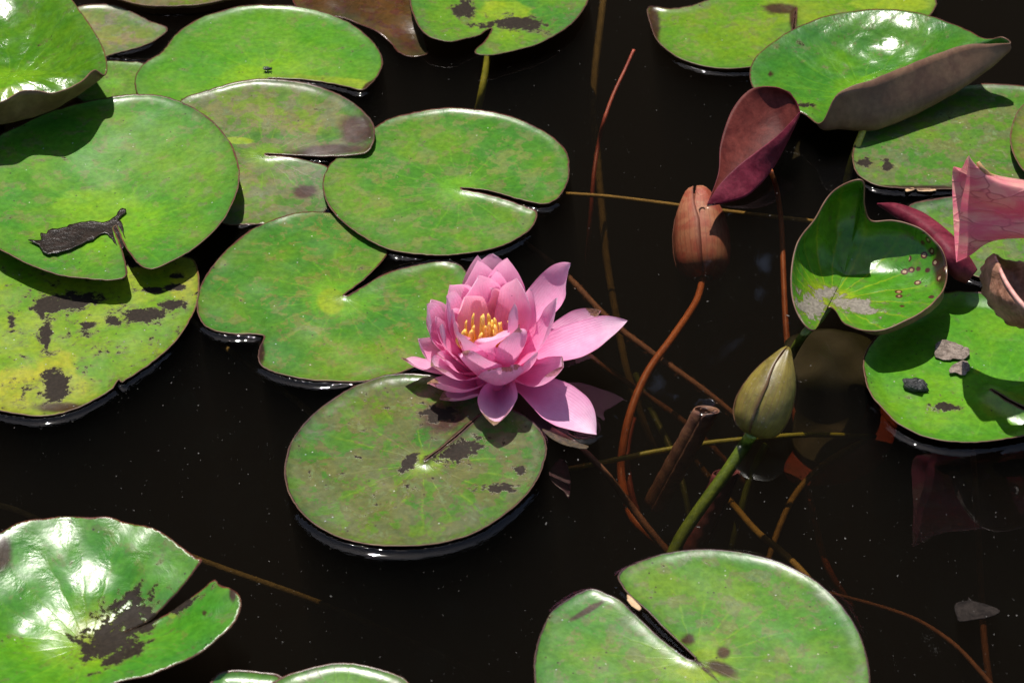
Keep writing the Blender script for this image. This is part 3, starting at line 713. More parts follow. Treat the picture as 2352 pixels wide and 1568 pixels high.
def petal(tip, zt, mid, zm, w, cup=.28, mat=PM, blunt=False, base_r=.010, curl=0.0, hint=None, name='petal', twist=0.0, zb=0.0, parent=None, seed=0):
    Tp = P(*F(*tip), zt); Mp = P(*F(*mid), zm)
    h = Vector((Tp.x-FB.x, Tp.y-FB.y, 0)); h.normalize()
    B = FB + h * base_r + Vector((0, 0, zb))
    C = 2*Mp - .5*(B+Tp)                                      # Bezier through the middle point
    ns, nw = 18, 10
    r2 = random.Random(seed * 13 + 5)
    ph1, ph2 = r2.uniform(0, 6), r2.uniform(0, 6)
    axis = Vector((FB.x, FB.y, 0))
    verts, ps, pt = [], [], []
    for i in range(ns+1):
        s = i/ns
        p = B*(1-s)**2 + C*2*s*(1-s) + Tp*s*s
        t = ((C-B)*2*(1-s) + (Tp-C)*2*s).normalized()
        inward = Vector((axis.x-p.x, axis.y-p.y, 0))
        if inward.length > 1e-6: inward.normalize()
        nrm = inward*1.0 + Vector((0, 0, 1))*.8
        nrm = (nrm - t*nrm.dot(t)).normalized()
        if hint: 
            hv = Vector(hint); nrm = (hv - t*hv.dot(t)).normalized()
        side = t.cross(nrm).normalized()
        if twist:
            rot = Matrix.Rotation(math.radians(twist)*s, 3, t); side = rot @ side; nrm = rot @ nrm
        ww = w*.5*float(np.interp(s, prof_s, prof_r if blunt else prof_p))
        for j in range(nw+1):
            x = -1 + 2*j/nw
            cu = cup*(1-.55*s) * w * (x*x) * .9
            cu += curl * w * max(0, s-.7)**2 * 6
            wv = .0005*math.sin(5*s+ph1+2*x) * s
            edgew = .0009*abs(x)**3*math.sin(11*s+ph2+(1.7 if x > 0 else 0))
            verts.append(p + side*(ww*x*(1-.10*cup*x*x)) + nrm*(cu*min(1, ww/(w*.35)) + wv + edgew))
            ps.append(s); pt.append(x)
    W = nw+1
    faces = [(i*W+j, i*W+j+1, (i+1)*W+j+1, (i+1)*W+j) for i in range(ns) for j in range(nw)]
    verts = [v - Vector((FB.x, FB.y, 0)) for v in verts]
    o = mesh_obj(name, verts, faces, mat, parent or flower)
    attr(o, 'ps', ps); attr(o, 'pt', pt)
    attrv(o, 'pl', np.array([(p[0]+seed*.31, p[1]+seed*.17, p[2]) for p in verts]))
    sb = o.modifiers.new('smooth', 'SUBSURF'); sb.levels = sb.render_levels = 1
    return o, (Tp-B).length

PETALS = [  # tip, z tip, mid, z mid, width, options
    ((1832, 592), .036, (1420, 790), .020, .037, dict(cup=.24)),
    ((1622, 515), .024, (1350, 700), .008, .026, dict(cup=.25, mat=PMB)),
    ((1385, 135), .066, (1200, 430), .034, .031, dict(cup=.34)),
    ((1588, 1492), .004, (1280, 1265), .005, .037, dict(cup=.22)),
    ((1325, 955), .040, (1165, 1075), .017, .034, dict(cup=.42, mat=PMB, blunt=True)),
    ((785, 1420), .018, (825, 1285), .007, .031, dict(cup=.6, mat=PMB, blunt=True)),
    ((248, 1085), .020, (480, 1150), .012, .028, dict(cup=.44, mat=PMB, blunt=True)),
    ((345, 1215), .008, (560, 1200), .006, .030, dict(cup=.34, mat=PMB, blunt=True)),
    ((42, 890), .022, (255, 985), .015, .022, dict(cup=.35, mat=PMB, twist=25)),
    ((285, 955), .040, (450, 1030), .022, .028, dict(cup=.38, mat=PMB, blunt=True)),
    ((172, 735), .040, (305, 900), .022, .027, dict(cup=.38)),
    ((240, 470), .064, (335, 740), .032, .030, dict(cup=.38, blunt=True)),
    ((275, 425), .056, (370, 720), .030, .030, dict(cup=.32, blunt=True)),
    ((395, 400), .074, (465, 660), .038, .028, dict(cup=.38, blunt=True)),
    ((430, 312), .066, (510, 600), .034, .034, dict(cup=.34, blunt=True)),
    ((650, 75), .064, (670, 470), .032, .031, dict(cup=.30)),
    ((755, 62), .066, (760, 450), .034, .033, dict(cup=.30, blunt=True)),
    ((652, 115), .073, (680, 420), .040, .034, dict(cup=.36)),
    ((878, 97), .079, (870, 400), .042, .033, dict(cup=.36)),
    ((650, 238), .073, (680, 500), .042, .033, dict(cup=.38, blunt=True)),
    ((952, 258), .078, (970, 560), .044, .031, dict(cup=.38, blunt=True)),
    ((748, 340), .064, (820, 540), .040, .024, dict(cup=.34, mat=PMI)),
    ((545, 403), .065, (580, 600), .044, .030, dict(cup=.36, blunt=True, mat=PMI)),
    ((1272, 412), .072, (1175, 740), .040, .028, dict(cup=.38)),
    ((360, 618), .060, (400, 810), .036, .017, dict(cup=.34)),
    ((470, 595), .062, (490, 760), .042, .015, dict(cup=.30)),
    ((940, 450), .080, (955, 690), .054, .019, dict(cup=.40)),
    ((975, 622), .072, (968, 830), .052, .028, dict(cup=.42, mat=PMB)),
    ((492, 702), .055, (560, 850), .044, .030, dict(cup=.36, blunt=True)),
    ((800, 705), .052, (785, 870), .045, .035, dict(cup=.32, blunt=True)),
    ((522, 845), .050, (625, 985), .036, .038, dict(cup=.36, blunt=True, mat=PMB)),
    ((905, 952), .044, (855, 1090), .027, .038, dict(cup=.36, blunt=True, mat=PMB)),
    ((545, 300), .064, (600, 560), .036, .026, dict(cup=.34)),
    ((800, 190), .072, (810, 470), .042, .026, dict(cup=.34)),
    ((1060, 330), .068, (1050, 620), .038, .024, dict(cup=.34)),
    ((325, 560), .052, (400, 780), .030, .022, dict(cup=.34)),
    ((445, 500), .066, (490, 700), .040, .022, dict(cup=.34)),
    ((640, 800), .048, (690, 930), .036, .026, dict(cup=.36)),
    ((1120, 840), .044, (1050, 980), .026, .026, dict(cup=.38)),
    ((330, 850), .040, (440, 960), .024, .022, dict(cup=.38, mat=PMB)),
]
for i, (tp, zt, md, zm, w, kw) in enumerate(PETALS):
    o, ln = petal(tp, zt, md, zm, w * (.98 if 8 < i < 24 else .94), seed=i+1, zb=.0 if zt < .03 else .004, **kw)
# greenish sepals drawn under water beside the flower
m_sepal = plain_mat('sunken sepal', (.16, .09, .10), (.24, .15, .16), 80, .5, .3, trans=.3, tc=(.3, .15, .15))
m_stamen = plain_mat('stamen', (.92, .36, .010), (.94, .48, .02), 300, .55, .3, trans=.45, tc=(1.0, .58, .05))
m_anther = plain_mat('anther', (.93, .52, .05), (.95, .66, .16), 500, .6, .6)
def stamen(tip, zt, r=.0016, k=0):
    Tp = P(*F(*tip), zt)
    ctr = P(*F(720, 770), .032); rr = random.Random(k)
    Tp = Tp + Vector((rr.uniform(-.002, .002), rr.uniform(-.002, .002), rr.uniform(-.004, .001)))
    h = Vector((Tp.x-ctr.x, Tp.y-ctr.y, 0))
    hn = h.normalized() if h.length > 1e-5 else Vector((1, 0, 0))
    B = ctr + h*.50 + Vector((0, 0, -.006))
    C1 = B + hn*.004 + Vector((0, 0, (Tp.z-B.z)*.30)); C2 = Tp + hn*rr.uniform(.002, .008) + Vector((rr.uniform(-.003, .003), 0, 0)) + Vector((0, 0, -(Tp.z-B.z)*.3))
    n, m = 8, 14
    verts, faces = [], []
    for i in range(m+1):
        s = i/m
        p = B*(1-s)**3 + C1*3*s*(1-s)**2 + C2*3*s*s*(1-s) + Tp*s**3
        t = ((C1-B)*3*(1-s)**2 + (C2-C1)*6*s*(1-s) + (Tp-C2)*3*s*s).normalized()
        b = (hn - t*hn.dot(t)).normalized(); a = t.cross(b)
        rad = r*(1.35-.75*s) * (1 if i < m else .4)
        for q in range(n):
            an = 2*math.pi*q/n
            verts.append(p + (a*math.cos(an)*1.2 + b*math.sin(an)*.55)*rad - Vector((FB.x, FB.y, 0)))
    for i in range(m):
        for q in range(n):
            faces.append((i*n+q, i*n+(q+1) % n, (i+1)*n+(q+1) % n, (i+1)*n+q))
    faces.append(tuple(range(m*n, m*n+n)))
    o = mesh_obj('stamen', verts, faces, [m_stamen, m_anther], flower)
    for p in o.data.polygons:
        if p.index >= (m-6)*n: p.material_index = 1
for k, (tp, zt) in enumerate([((545, 580), .060), ((635, 542), .063), ((707, 515), .066), ((790, 550), .064), ((845, 572), .063), ((880, 600), .062), ((590, 660), .056), ((718, 615), .058), ((835, 660), .056), ((515, 660), .055), ((660, 700), .050),
                             ((690, 600), .057), ((765, 620), .057), ((620, 690), .050), ((800, 690), .052), ((865, 680), .055), ((560, 690), .051), ((740, 690), .050), ((675, 745), .044),
                             ((780, 740), .046), ((600, 740), .046), ((640, 770), .042), ((600, 600), .059), ((660, 570), .061), ((750, 565), .062), ((820, 620), .059), ((670, 650), .055), ((715, 660), .053), ((640, 610), .058), ((735, 600), .059), ((850, 630), .058), ((570, 630), .058), ((800, 590), .061), ((610, 650), .055), ((770, 670), .053), ((830, 710), .050), ((700, 560), .062), ((545, 640), .056)]):
    stamen(tp, zt, k=k)
# yellow disc in the heart of the flower
dv, df = [], []
dc = P(*F(735, 770), .026) - Vector((FB.x, FB.y, 0))
for i in range(6):
    r = .011*i/5
    for k in range(18):
        a = 2*math.pi*k/18
        dv.append(dc + Vector((r*math.cos(a), r*math.sin(a), -.006*(1-(i/5)**2) + .0008*math.sin(k*3+i))))
for i in range(5):
    for k in range(18): df.append((i*18+k, i*18+(k+1) % 18, (i+1)*18+(k+1) % 18, (i+1)*18+k))
o = mesh_obj('stigma_disc', dv, df, m_stamen, flower); solidify(o, .001)
# receptacle and stalk holding the petals
rv, rf = [], []
for i, (r, z) in enumerate([(.004, -.004), (.010, .002), (.014, .010), (.014, .020), (.011, .026)]):
    for k in range(16): rv.append((r*math.cos(k*math.pi/8), FB.y*0 + r*math.sin(k*math.pi/8), z))
for i in range(4):
    for k in range(16): rf.append((i*16+k, i*16+(k+1) % 16, (i+1)*16+(k+1) % 16, (i+1)*16+k))
rc = mesh_obj('receptacle', rv, rf, PM, flower)
attr(rc, 'ps', [0.1]*len(rv)); attr(rc, 'pt', [0.0]*len(rv)); attrv(rc, 'pl', np.array(rv))

# ------------------------------------------------------------------ buds
def bud(name, base, tip, rmax, mats, prof, nsep=4, rot=0.0, flat=1.0, lift=.0012, sep_name='sepal', open_=0.0):
    B, Tp = P(*base), P(*tip)
    root = empty(name, B)
    ax = (Tp-B); Ln = ax.length; ax.normalize()
    s0 = ax.cross(Vector((0, -1, .4))).normalized(); s1 = ax.cross(s0).normalized()
    for q in range(nsep):
        a0 = rot + q*2*math.pi/nsep; span = 2*math.pi/nsep*1.28
        ns, nw = 22, 14
        verts, ps, pt = [], [], []
        for i in range(ns+1):
            s = i/ns
            r = rmax*float(np.interp(s, prof[0], prof[1]))
            for j in range(nw+1):
                x = j/nw
                half = span/2 * (1 if s < .55 else 1 - .35*(s-.55)/.45)
                a = a0 + (x-.5)*2*half
                rr = r + lift*(x) * min(1, r/rmax*1.5) - .0006*math.exp(-((x-.5)*9)**2)*-1 + .0004*math.sin(9*s+q*2)*math.sin(a*3)
                rr += open_*max(0, s-.6)*rmax
                verts.append(ax*(Ln*s) + (s0*math.cos(a) + s1*math.sin(a)*flat)*rr)
                ps.append(s); pt.append(x*2-1)
        W = nw+1
        faces = [(i*W+j, i*W+j+1, (i+1)*W+j+1, (i+1)*W+j) for i in range(ns) for j in range(nw)]
        o = mesh_obj(sep_name, verts, faces, mats[q % len(mats)], root)
        attr(o, 'ps', ps); attr(o, 'pt', pt); attrv(o, 'pl', np.array([tuple(v) for v in verts]) + q)
        solidify(o, .0008, 0)
    return root
def sepal_mat(name, c1, c2, edgec, rough=.33):
    T = NT(name)
    pu, pw, tco = T.a('ps'), T.a('pt'), T.av('pl')
    n = T.noise(tco, 70, 6, .62, .5); nf = T.noise(tco, 520, 4, .65)
    colr = T.mix(T.ramp(n, .35, .65), c1, c2)
    colr = T.mix(T.math('MULTIPLY', T.ramp(T.math('ABSOLUTE', pw), .80, .98), .85), colr, edgec)
    vv = T.math('FRACT', T.math('ADD', T.math('MULTIPLY', pw, 5.0), T.math('MULTIPLY', n, .8)))
    ln = T.ramp(T.math('ABSOLUTE', T.math('SUBTRACT', vv, .5)), .14, .0)
    colr = T.mix(T.math('MULTIPLY', ln, .45), colr, edgec)
    colr = T.mix(T.math('MULTIPLY', T.ramp(nf, .60, .68), .6), colr, (.24, .20, .14))
    bp = T.n('Bump', {'Strength': .5, 'Distance': .0008, 'Height': T.math('ADD', n, T.math('MULTIPLY', nf, .25))})
    T.surf(T.n('BsdfPrincipled', {'Base Color': colr, 'Roughness': rough, 'Normal': bp}))
    return T.m
sm = sepal_mat('bud sepal', (.105, .080, .010), (.19, .145, .022), (.10, .04, .018), .44)
bprof = ([0, .05, .15, .3, .45, .6, .75, .87, .95, 1.0], [.30, .66, .90, 1.0, .96, .82, .60, .37, .19, .03])
bd = bud('water_lily_bud', (1727, 998, .006), (1810, 797, .052), .0178, [sm], bprof, 4, rot=1.75, lift=.0018)
tag(bd, 'closed olive-brown lily bud poking out of the water at right of centre', 'water lily bud')
bB = P(1727, 998, .006)
def child_tube(*a, **k):
    o = tube(*a, **k); par = o.parent
    if par is not None and par.type == 'EMPTY':
        for v in o.data.vertices: v.co -= par.location
    return o
child_tube('stem', [(1728, 994, .008), (1712, 1020, -.004), (1672, 1080, -.018), (1610, 1165, -.036), (1560, 1240, -.052), (1520, 1330, -.07)], [.0044, .0044, .0043, .0043], m_green_stem, bd, n=14)
ssm = sepal_mat('sunken bud sepal', (.36, .075, .045), (.46, .20, .11), (.14, .035, .025), .6)
sprof = ([0, .06, .15, .3, .5, .7, .85, .95, 1.0], [.35, .72, .92, 1.0, .98, .84, .62, .45, .30])
sb = bud('sunken_lily_bud', (1617, 640, -.054), (1602, 436, -.016), .0212, [ssm], sprof, 4, rot=.5, open_=.1)
tag(sb, 'sunken brownish-pink lily bud just under the surface, below the maroon leaf', 'water lily bud')
child_tube('stem', [(1615, 634, -.053), (1600, 690, -.053), (1548, 770, -.055), (1490, 850, -.06), (1452, 935, -.07), (1432, 1020, -.085), (1428, 1100, -.10), (1455, 1190, -.088), (1530, 1262, -.10)], [.0026, .0029, .0031, .0032, .0032], m_orange_stem, sb, n=12)

# ------------------------------------------------------------------ rolled young leaf under water
def rolled(name, a, b, r0, r1, turns, mat, label):
    A, B = P(*a), P(*b); ax = (B-A); Ln = ax.length; ax.normalize()
    s0 = ax.cross(Vector((0, 0, 1))).normalized(); s1 = ax.cross(s0).normalized()
    ns, nw = 26, 44
    verts = []
    for i in range(ns+1):
        s = i/ns
        for j in range(nw+1):
            x = j/nw; an = x*turns*2*math.pi
            r = (r0+(r1-r0)*s) * (.72+.28*x) * (1+.03*math.sin(s*38+an))
            skew = .004*math.cos(an+.6)*(1-s)
            verts.append(A + ax*(Ln*s+skew) + (s0*math.cos(an)+s1*math.sin(an))*r)
    W = nw+1
    faces = [(i*W+j, i*W+j+1, (i+1)*W+j+1, (i+1)*W+j) for i in range(ns) for j in range(nw)]
    o = mesh_obj(name, verts, faces, mat)
    solidify(o, .0007, 0)
    tag(o, label, 'lily leaf', 'young leaves under water')
    return o
m_roll = plain_mat('rolled leaf', (.14, .06, .045), (.24, .12, .07), 60, .55, .5, stretch=(1, 1, 3))
rolled('furled_young_leaf', (1622, 940, -.009), (1502, 1160, -.092), .0088, .0092, 1.6, m_roll, 'furled brown tube-like young leaf with open end at the surface, left of the bud')
m_roll2 = plain_mat('rolled dark leaf', (.13, .03, .035), (.20, .05, .045), 60, .6, .4)
rolled('furled_young_leaf', (1668, 1085, -.030), (1590, 1270, -.085), .009, .008, 1.4, m_roll2, 'deep maroon furled leaf fully under water, right of the green bud stem')

# ------------------------------------------------------------------ stems under water
G_STEM = 'stems and runners under the water'
def stem(label, pts, rad, mat, name='submerged_stem', **k):
    pts = [(p[0], p[1], p[2] - (.012 if p[2] < -.03 else 0)) for p in pts]
    o = tube(name, pts, [x * .72 for x in rad], mat, **k); tag(o, label, 'stem', G_STEM); return o
stem('thick pale furry stem running down the open water from the top edge', [(1390, -30, -.06), (1376, 80, -.07), (1366, 170, -.08), (1362, 260, -.09), (1372, 360, -.095), (1380, 450, -.10), (1394, 600, -.11), (1418, 740, -.115), (1440, 850, -.12), (1490, 1000, -.15), (1540, 1100, -.19)], [.0046, .0044, .0042, .0040], m_pale_stem)
stem('thin red stem curving up to the surface beside the pale furry stem', [(1456, 115, -.002), (1436, 160, -.012), (1410, 215, -.022), (1388, 275, -.03), (1374, 335, -.04), (1364, 400, -.05), (1358, 480, -.07), (1350, 570, -.10), (1342, 680, -.15)], [.0018, .0022, .0024, .0026], m_red_stem)
stem('straight ochre runner lying level below the maroon leaf', [(1300, 445, -.035), (1400, 452, -.036), (1560, 472, -.036), (1700, 489, -.036), (1830, 504, -.036), (1960, 520, -.04)], [.0022, .0024, .0026, .0026], m_ochre_stem)
stem('brown fuzzy runner slanting behind the pink flower', [(1150, 520, -.045), (1220, 570, -.045), (1300, 632, -.045), (1400, 735, -.05), (1500, 812, -.055), (1620, 898, -.06), (1720, 980, -.075)], [.0036, .0036, .0034, .003], m_brown_stem)
stem('yellow runner passing level behind the bud stem', [(1290, 1080, -.05), (1400, 1058, -.048), (1500, 1038, -.046), (1620, 1018, -.044), (1740, 1006, -.044), (1860, 998, -.048), (2010, 1002, -.07)], [.0026, .0028, .0028, .0026], m_yellow_stem)
stem('brown stem slanting down right of the dark mottled pad', [(1265, 985, -.004), (1330, 1025, -.012), (1390, 1085, -.03), (1440, 1150, -.05), (1490, 1215, -.065), (1560, 1300, -.085)], [.0026, .0032, .0036, .0038], m_brown_stem)
stem('yellow stem stub below the bud, touching the big front pad', [(1600, 1060, -.17), (1650, 1120, -.12), (1690, 1165, -.085), (1740, 1222, -.075), (1790, 1262, -.065), (1840, 1310, -.06), (1880, 1360, -.055)], [.003, .0034, .0036], m_ochre_stem)
stem('faint yellow stem stretching from the raised corner leaf to the middle', [(430, 1275, -.085), (520, 1308, -.088), (640, 1350, -.09), (760, 1395, -.105), (880, 1445, -.125), (1000, 1500, -.15), (1120, 1560, -.17)], [.0032, .0034, .0034], m_pale_stem)
stem('faint yellow stem between the muddy yellow pad and the dark mottled pad', [(440, 735, -.045), (520, 800, -.05), (600, 860, -.055), (680, 920, -.06), (760, 990, -.07)], [.0028, .0032, .0034], m_pale_stem)
stem('faint short stem crossing at the far left below the muddy pad', [(-40, 1150, -.06), (40, 1172, -.062), (100, 1200, -.07), (170, 1240, -.09)], [.003, .003], m_pale_stem)
stem('dim brown stem hanging down by the right edge', [(2235, 1040, -.10), (2246, 1200, -.105), (2252, 1330, -.108), (2262, 1480, -.11), (2280, 1620, -.12)], [.003, .0034, .0034], m_brown_stem)
stem('dim thin stem leaving the big front pad towards the lower right corner', [(1900, 1360, -.10), (2020, 1392, -.095), (2110, 1425, -.085), (2190, 1478, -.075), (2250, 1540, -.075), (2300, 1600, -.075)], [.002, .0022, .0026], m_brown_stem)
stem('short olive stem branching behind the green bud stem', [(1760, 1020, -.05), (1725, 1090, -.07), (1700, 1180, -.09), (1680, 1260, -.11)], [.0036, .0036], m_green_stem)
stem('dim brown runner slanting under the right petals towards the green bud stem', [(1330, 800, -.09), (1400, 850, -.09), (1480, 905, -.095), (1560, 960, -.10), (1640, 1030, -.11), (1720, 1120, -.13)], [.003, .0034, .003], m_brown_stem)
stem('dim olive stem crossing under the furled brown leaf', [(1460, 860, -.10), (1500, 950, -.10), (1540, 1030, -.105), (1570, 1120, -.11), (1590, 1230, -.13)], [.0034, .0036, .003], m_green_stem)
stem('dim ochre stem sloping down below the yellow runner at right', [(1990, 1010, -.09), (1900, 1060, -.09), (1830, 1130, -.095), (1790, 1210, -.10), (1760, 1300, -.11)], [.003, .0034, .003], m_ochre_stem)
stem('faint red stem rising steeply left of the furled brown leaf', [(1455, 960, -.08), (1440, 1040, -.09), (1450, 1130, -.10), (1480, 1220, -.12)], [.003, .0034, .003], m_red_stem)
def hairs(o, n, ln, mat, seed):
    r5 = random.Random(seed); me0 = o.data
    polys = [p for p in me0.polygons if len(p.vertices) == 4]
    vv, ff = [], []
    for k in range(n):
        p = r5.choice(polys); c = p.center; nr = p.normal
        d = (nr + Vector((r5.uniform(-1, 1), r5.uniform(-1, 1), r5.uniform(-1, 1)))*.8).normalized() * ln * r5.uniform(.4, 1.3)
        w = d.cross(Vector((r5.uniform(-1, 1), r5.uniform(-1, 1), 1))).normalized() * .00022
        b0 = len(vv); j = Vector((r5.uniform(-1, 1), r5.uniform(-1, 1), 0))*.002
        vv += [c+j-w, c+j+w, c+j+d*.6+w*.7+Vector((0, 0, -.0006)), c+j+d+Vector((0, 0, -.0016))]
        ff.append((b0, b0+1, b0+2, b0+3))
    h = mesh_obj('root_hairs', vv, ff, mat, o, smooth=False); h['kind'] = 'stuff'
for o in list(col.objects):
    lb = o.get('label', '')
    if lb.startswith('brown fuzzy runner'): hairs(o, 1100, .0055, m_brown_stem, 1)
    elif lb.startswith('thick pale furry'): hairs(o, 900, .0035, m_pale_stem, 2)
# red sunken leaf behind the bud
m_redleaf = plain_mat('sunken red leaf', (.26, .03, .02), (.36, .055, .03), 40, .6, .3)
o = sheet('sunken_red_leaf', [(1800, 1075), (1850, 1000), (1910, 950), (1985, 920), (2040, 930), (2060, 980), (2030, 1050), (1970, 1095), (1900, 1115), (1830, 1110)], (1930, 1030), [(1930, 1030, -.118)], m_redleaf, floats=False, rim=0, wav=.002, under=m_redleaf, seed=60)
tag(o, 'dull red leaf sunk under the surface between bud and vivid green pad', 'lily leaf', 'young leaves under water')
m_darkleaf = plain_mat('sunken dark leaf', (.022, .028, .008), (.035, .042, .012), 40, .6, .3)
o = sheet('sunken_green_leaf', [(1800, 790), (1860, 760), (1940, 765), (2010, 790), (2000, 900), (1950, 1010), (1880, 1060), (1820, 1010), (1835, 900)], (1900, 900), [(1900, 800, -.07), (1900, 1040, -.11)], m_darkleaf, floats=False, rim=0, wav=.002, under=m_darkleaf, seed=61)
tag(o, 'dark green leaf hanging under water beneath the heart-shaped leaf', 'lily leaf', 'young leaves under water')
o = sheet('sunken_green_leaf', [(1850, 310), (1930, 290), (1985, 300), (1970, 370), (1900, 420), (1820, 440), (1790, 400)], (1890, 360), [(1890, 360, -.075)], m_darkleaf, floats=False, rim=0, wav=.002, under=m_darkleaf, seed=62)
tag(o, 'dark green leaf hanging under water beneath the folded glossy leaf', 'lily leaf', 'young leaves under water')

# ------------------------------------------------------------------ pink pitcher and dried sepal
def veined_mat(name, c1, c2, veinc, scale=55):
    T = NT(name)
    tco = T.n('TexCoord').outputs['Object']
    v = T.n('Mapping', {0: tco, 3: (.38, 1, 1)}).outputs[0]
    n = T.noise(v, 60, 5, .6, .5); nf = T.noise(v, 500, 4, .6)
    w = T.n('VectorMath', {0: v, 1: T.n('VectorMath', {0: T.n('TexNoise', {'Vector': v, 'Scale': 70.0}).outputs['Color'], 3: .012}, operation='SCALE').outputs[0]}, operation='ADD').outputs[0]
    vo = T.n('TexVoronoi', {'Vector': w, 'Scale': float(scale)}, feature='DISTANCE_TO_EDGE')
    colr = T.mix(T.ramp(n, .38, .62), c1, c2)
    colr = T.mix(T.math('MULTIPLY', T.math('MULTIPLY', T.ramp(vo.outputs[0], .045, .0), T.ramp(n, .38, .55)), .6), colr, veinc)
    bp = T.n('Bump', {'Strength': .4, 'Distance': .0008, 'Height': T.math('ADD', T.ramp(vo.outputs[0], .12, .0), T.math('MULTIPLY', nf, .3))})
    b = T.n('BsdfPrincipled', {'Base Color': colr, 'Roughness': .45, 'Normal': bp, 'Sheen Weight': .1})
    tr = T.n('BsdfTranslucent', {'Color': colr})
    T.surf(T.n('MixShader', {0: .35, 1: b, 2: tr}))
    return T.m
m_pit = veined_mat('pitcher pink', (.80, .17, .26), (.84, .42, .36), (.36, .02, .07), 105)
# stations: u, v of top, ridge and bottom contour; z of ridge; half depth behind
stns = [(2520, 470, 515, 560, .128, .020), (2440, 447, 507, 552, .130, .020), (2352, 431, 500, 546, .132, .020), (2300, 421, 494, 549, .133, .021), (2272, 408, 490, 556, .134, .023), (2250, 388, 486, 569, .135, .026), (2235, 371, 482, 586, .136, .028), (2214, 356, 476, 604, .137, .030)]
verts, faces = [], []
NP = 20
for (u, vt, vm, vb, zm, dep) in stns:
    du = 0
    last = u == 2214
    rdg = P(u-8 if last else u, vm, zm)
    top = P(u+12 if last else u, vt, zm + (vm-vt)/2900.0); bot = P(u-17 if last else u, vb, zm - (vb-vm)/2900.0)
    back = (top+bot)/2 + Vector((0, dep*1.6, 0)); 
    ctrl = [rdg, (rdg+top)/2 + Vector((0, -.003, .002)), top, (top+back)/2 + (Vector((0, .004, .003)) if u > 2250 else Vector((0, -.002, -.006))), back, (bot+back)/2 + Vector((0, .004, -.003)), bot, (rdg+bot)/2 + Vector((0, -.003, -.002))]
    cr = catmull(np.array([tuple(c) for c in ctrl]), 5, True)
    NP = len(cr)
    verts += [tuple(c) for c in cr]
for i in range(len(stns)-1):
    for k in range(NP): faces.append((i*NP+k, (i+1)*NP+k, (i+1)*NP+(k+1) % NP, i*NP+(k+1) % NP))
pit = mesh_obj('pitcher_flower', verts, faces, m_pit)
ss = pit.modifiers.new('smooth', 'SUBSURF'); ss.levels = ss.render_levels = 2
tag(pit, 'pink veined pitcher with flared mouth reaching in from the right edge', 'pitcher plant')
m_lip = plain_mat('pitcher lip', (.50, .28, .12), (.62, .36, .20), 100, .5, .3)
lip = tube('lip', [(2246, 372, .172), (2256, 388, .168), (2270, 402, .160), (2288, 410, .152), (2300, 420, .150)], [.0012, .0020, .0020, .0008], m_lip, pit)

m_dry = plain_mat('dried sepal', (.20, .085, .045), (.50, .24, .15), 70, .6, .7, trans=.2, tc=(.5, .2, .12), bd=.002)
m_dry2 = plain_mat('dried sepal lit rim', (.60, .26, .22), (.66, .34, .28), 60, .6, .4)  # pink rim, its lit brightness painted into the colour
dry = empty('withered_sepal', (0, 0, 0))
dry.location = P(2320, 690, .09)
tag(dry, 'withered brown and pink curled sepal hanging at the right edge below the pitcher', 'sepal')
ro = [[(2278, 584, .100), (2281, 583, .101), (2284, 584, .102)], [(2258, 608, .095), (2276, 606, .103), (2294, 612, .106)], [(2252, 642, .088), (2282, 640, .099), (2312, 650, .104)], [(2264, 684, .080), (2302, 690, .094), (2340, 690, .101)],
      [(2290, 720, .074), (2335, 725, .088), (2372, 722, .097)], [(2320, 747, .070), (2365, 752, .082), (2405, 745, .092)], [(2370, 752, .068), (2400, 760, .078), (2440, 765, .086)]]
ri = [[(2286, 584, .101), (2286, 586, .100), (2285, 588, .099)], [(2314, 597, .100), (2308, 612, .092), (2300, 625, .088)], [(2346, 602, .100), (2338, 635, .088), (2325, 668, .082)], [(2388, 612, .100), (2376, 660, .086), (2360, 708, .078)], [(2430, 630, .100), (2418, 685, .086), (2400, 738, .075)]]
d1_ = strip('outer_fold', ro, m_dry, dry, nu=8, nv=10, th=.0006, wr=.0006)
d2_ = strip('inner_fold', ri, m_dry, dry, nu=8, nv=10, th=.0006, wr=.0006)
d3_ = tube('rim', [x[2] for x in ro], [.0006, .0014, .0017, .0016, .0014], m_dry2, dry)
for o in (d1_, d2_, d3_):
    for v in o.data.vertices: v.co -= dry.location

# ------------------------------------------------------------------ bits lying on the pads
m_wet = plain_mat('wet black leaf', (.009, .006, .005), (.022, .013, .010), 150, .30, .55, bd=.0015)
o = sheet('wet_dead_leaf', [(65, 551), (98, 553), (94, 537), (106, 540), (115, 529), (140, 527), (167, 517), (207, 510), (238, 512), (262, 500), (279, 480), (288, 484), (270, 503), (279, 512), (282, 530), (287, 557), (277, 572), (263, 553), (240, 534), (200, 554), (150, 573), (113, 582), (100, 577), (90, 562)],
          (250, 520), [(65, 552, .0185), (110, 570, .0190), (180, 545, .0160), (260, 520, .0125), (285, 482, .0125), (278, 565, .0150)], m_wet, floats=False, rim=.0004, rimw=.004, wav=.0003, rough_edge=2.2, under=m_wet, step=4, sub=4, seed=70)
tag(o, 'black wet dead leaf lying in the big bowl-shaped pad', 'dead leaf')
m_tan = plain_mat('dry tan leaf', (.11, .08, .06), (.27, .21, .17), 260, .8, 1.0, bd=.002)
o = sheet('dry_leaf_fragment', [(2148, 797), (2158, 785), (2178, 786), (2201, 792), (2214, 798), (2225, 801), (2226, 815), (2211, 827), (2195, 825), (2175, 828), (2151, 819)], (2210, 826), [(2160, 800, .0052), (2200, 795, .0068), (2215, 826, .0042), (2180, 825, .0046)], m_tan, floats=False, rim=.0006, rimw=.003, wav=.0005, under=m_tan, step=3, sub=3, rough_edge=2.6, th=.0004, seed=71)
tag(o, 'larger pale dry leaf fragment on the vivid green pad', 'leaf fragment', 'dry leaf bits on the vivid pad')
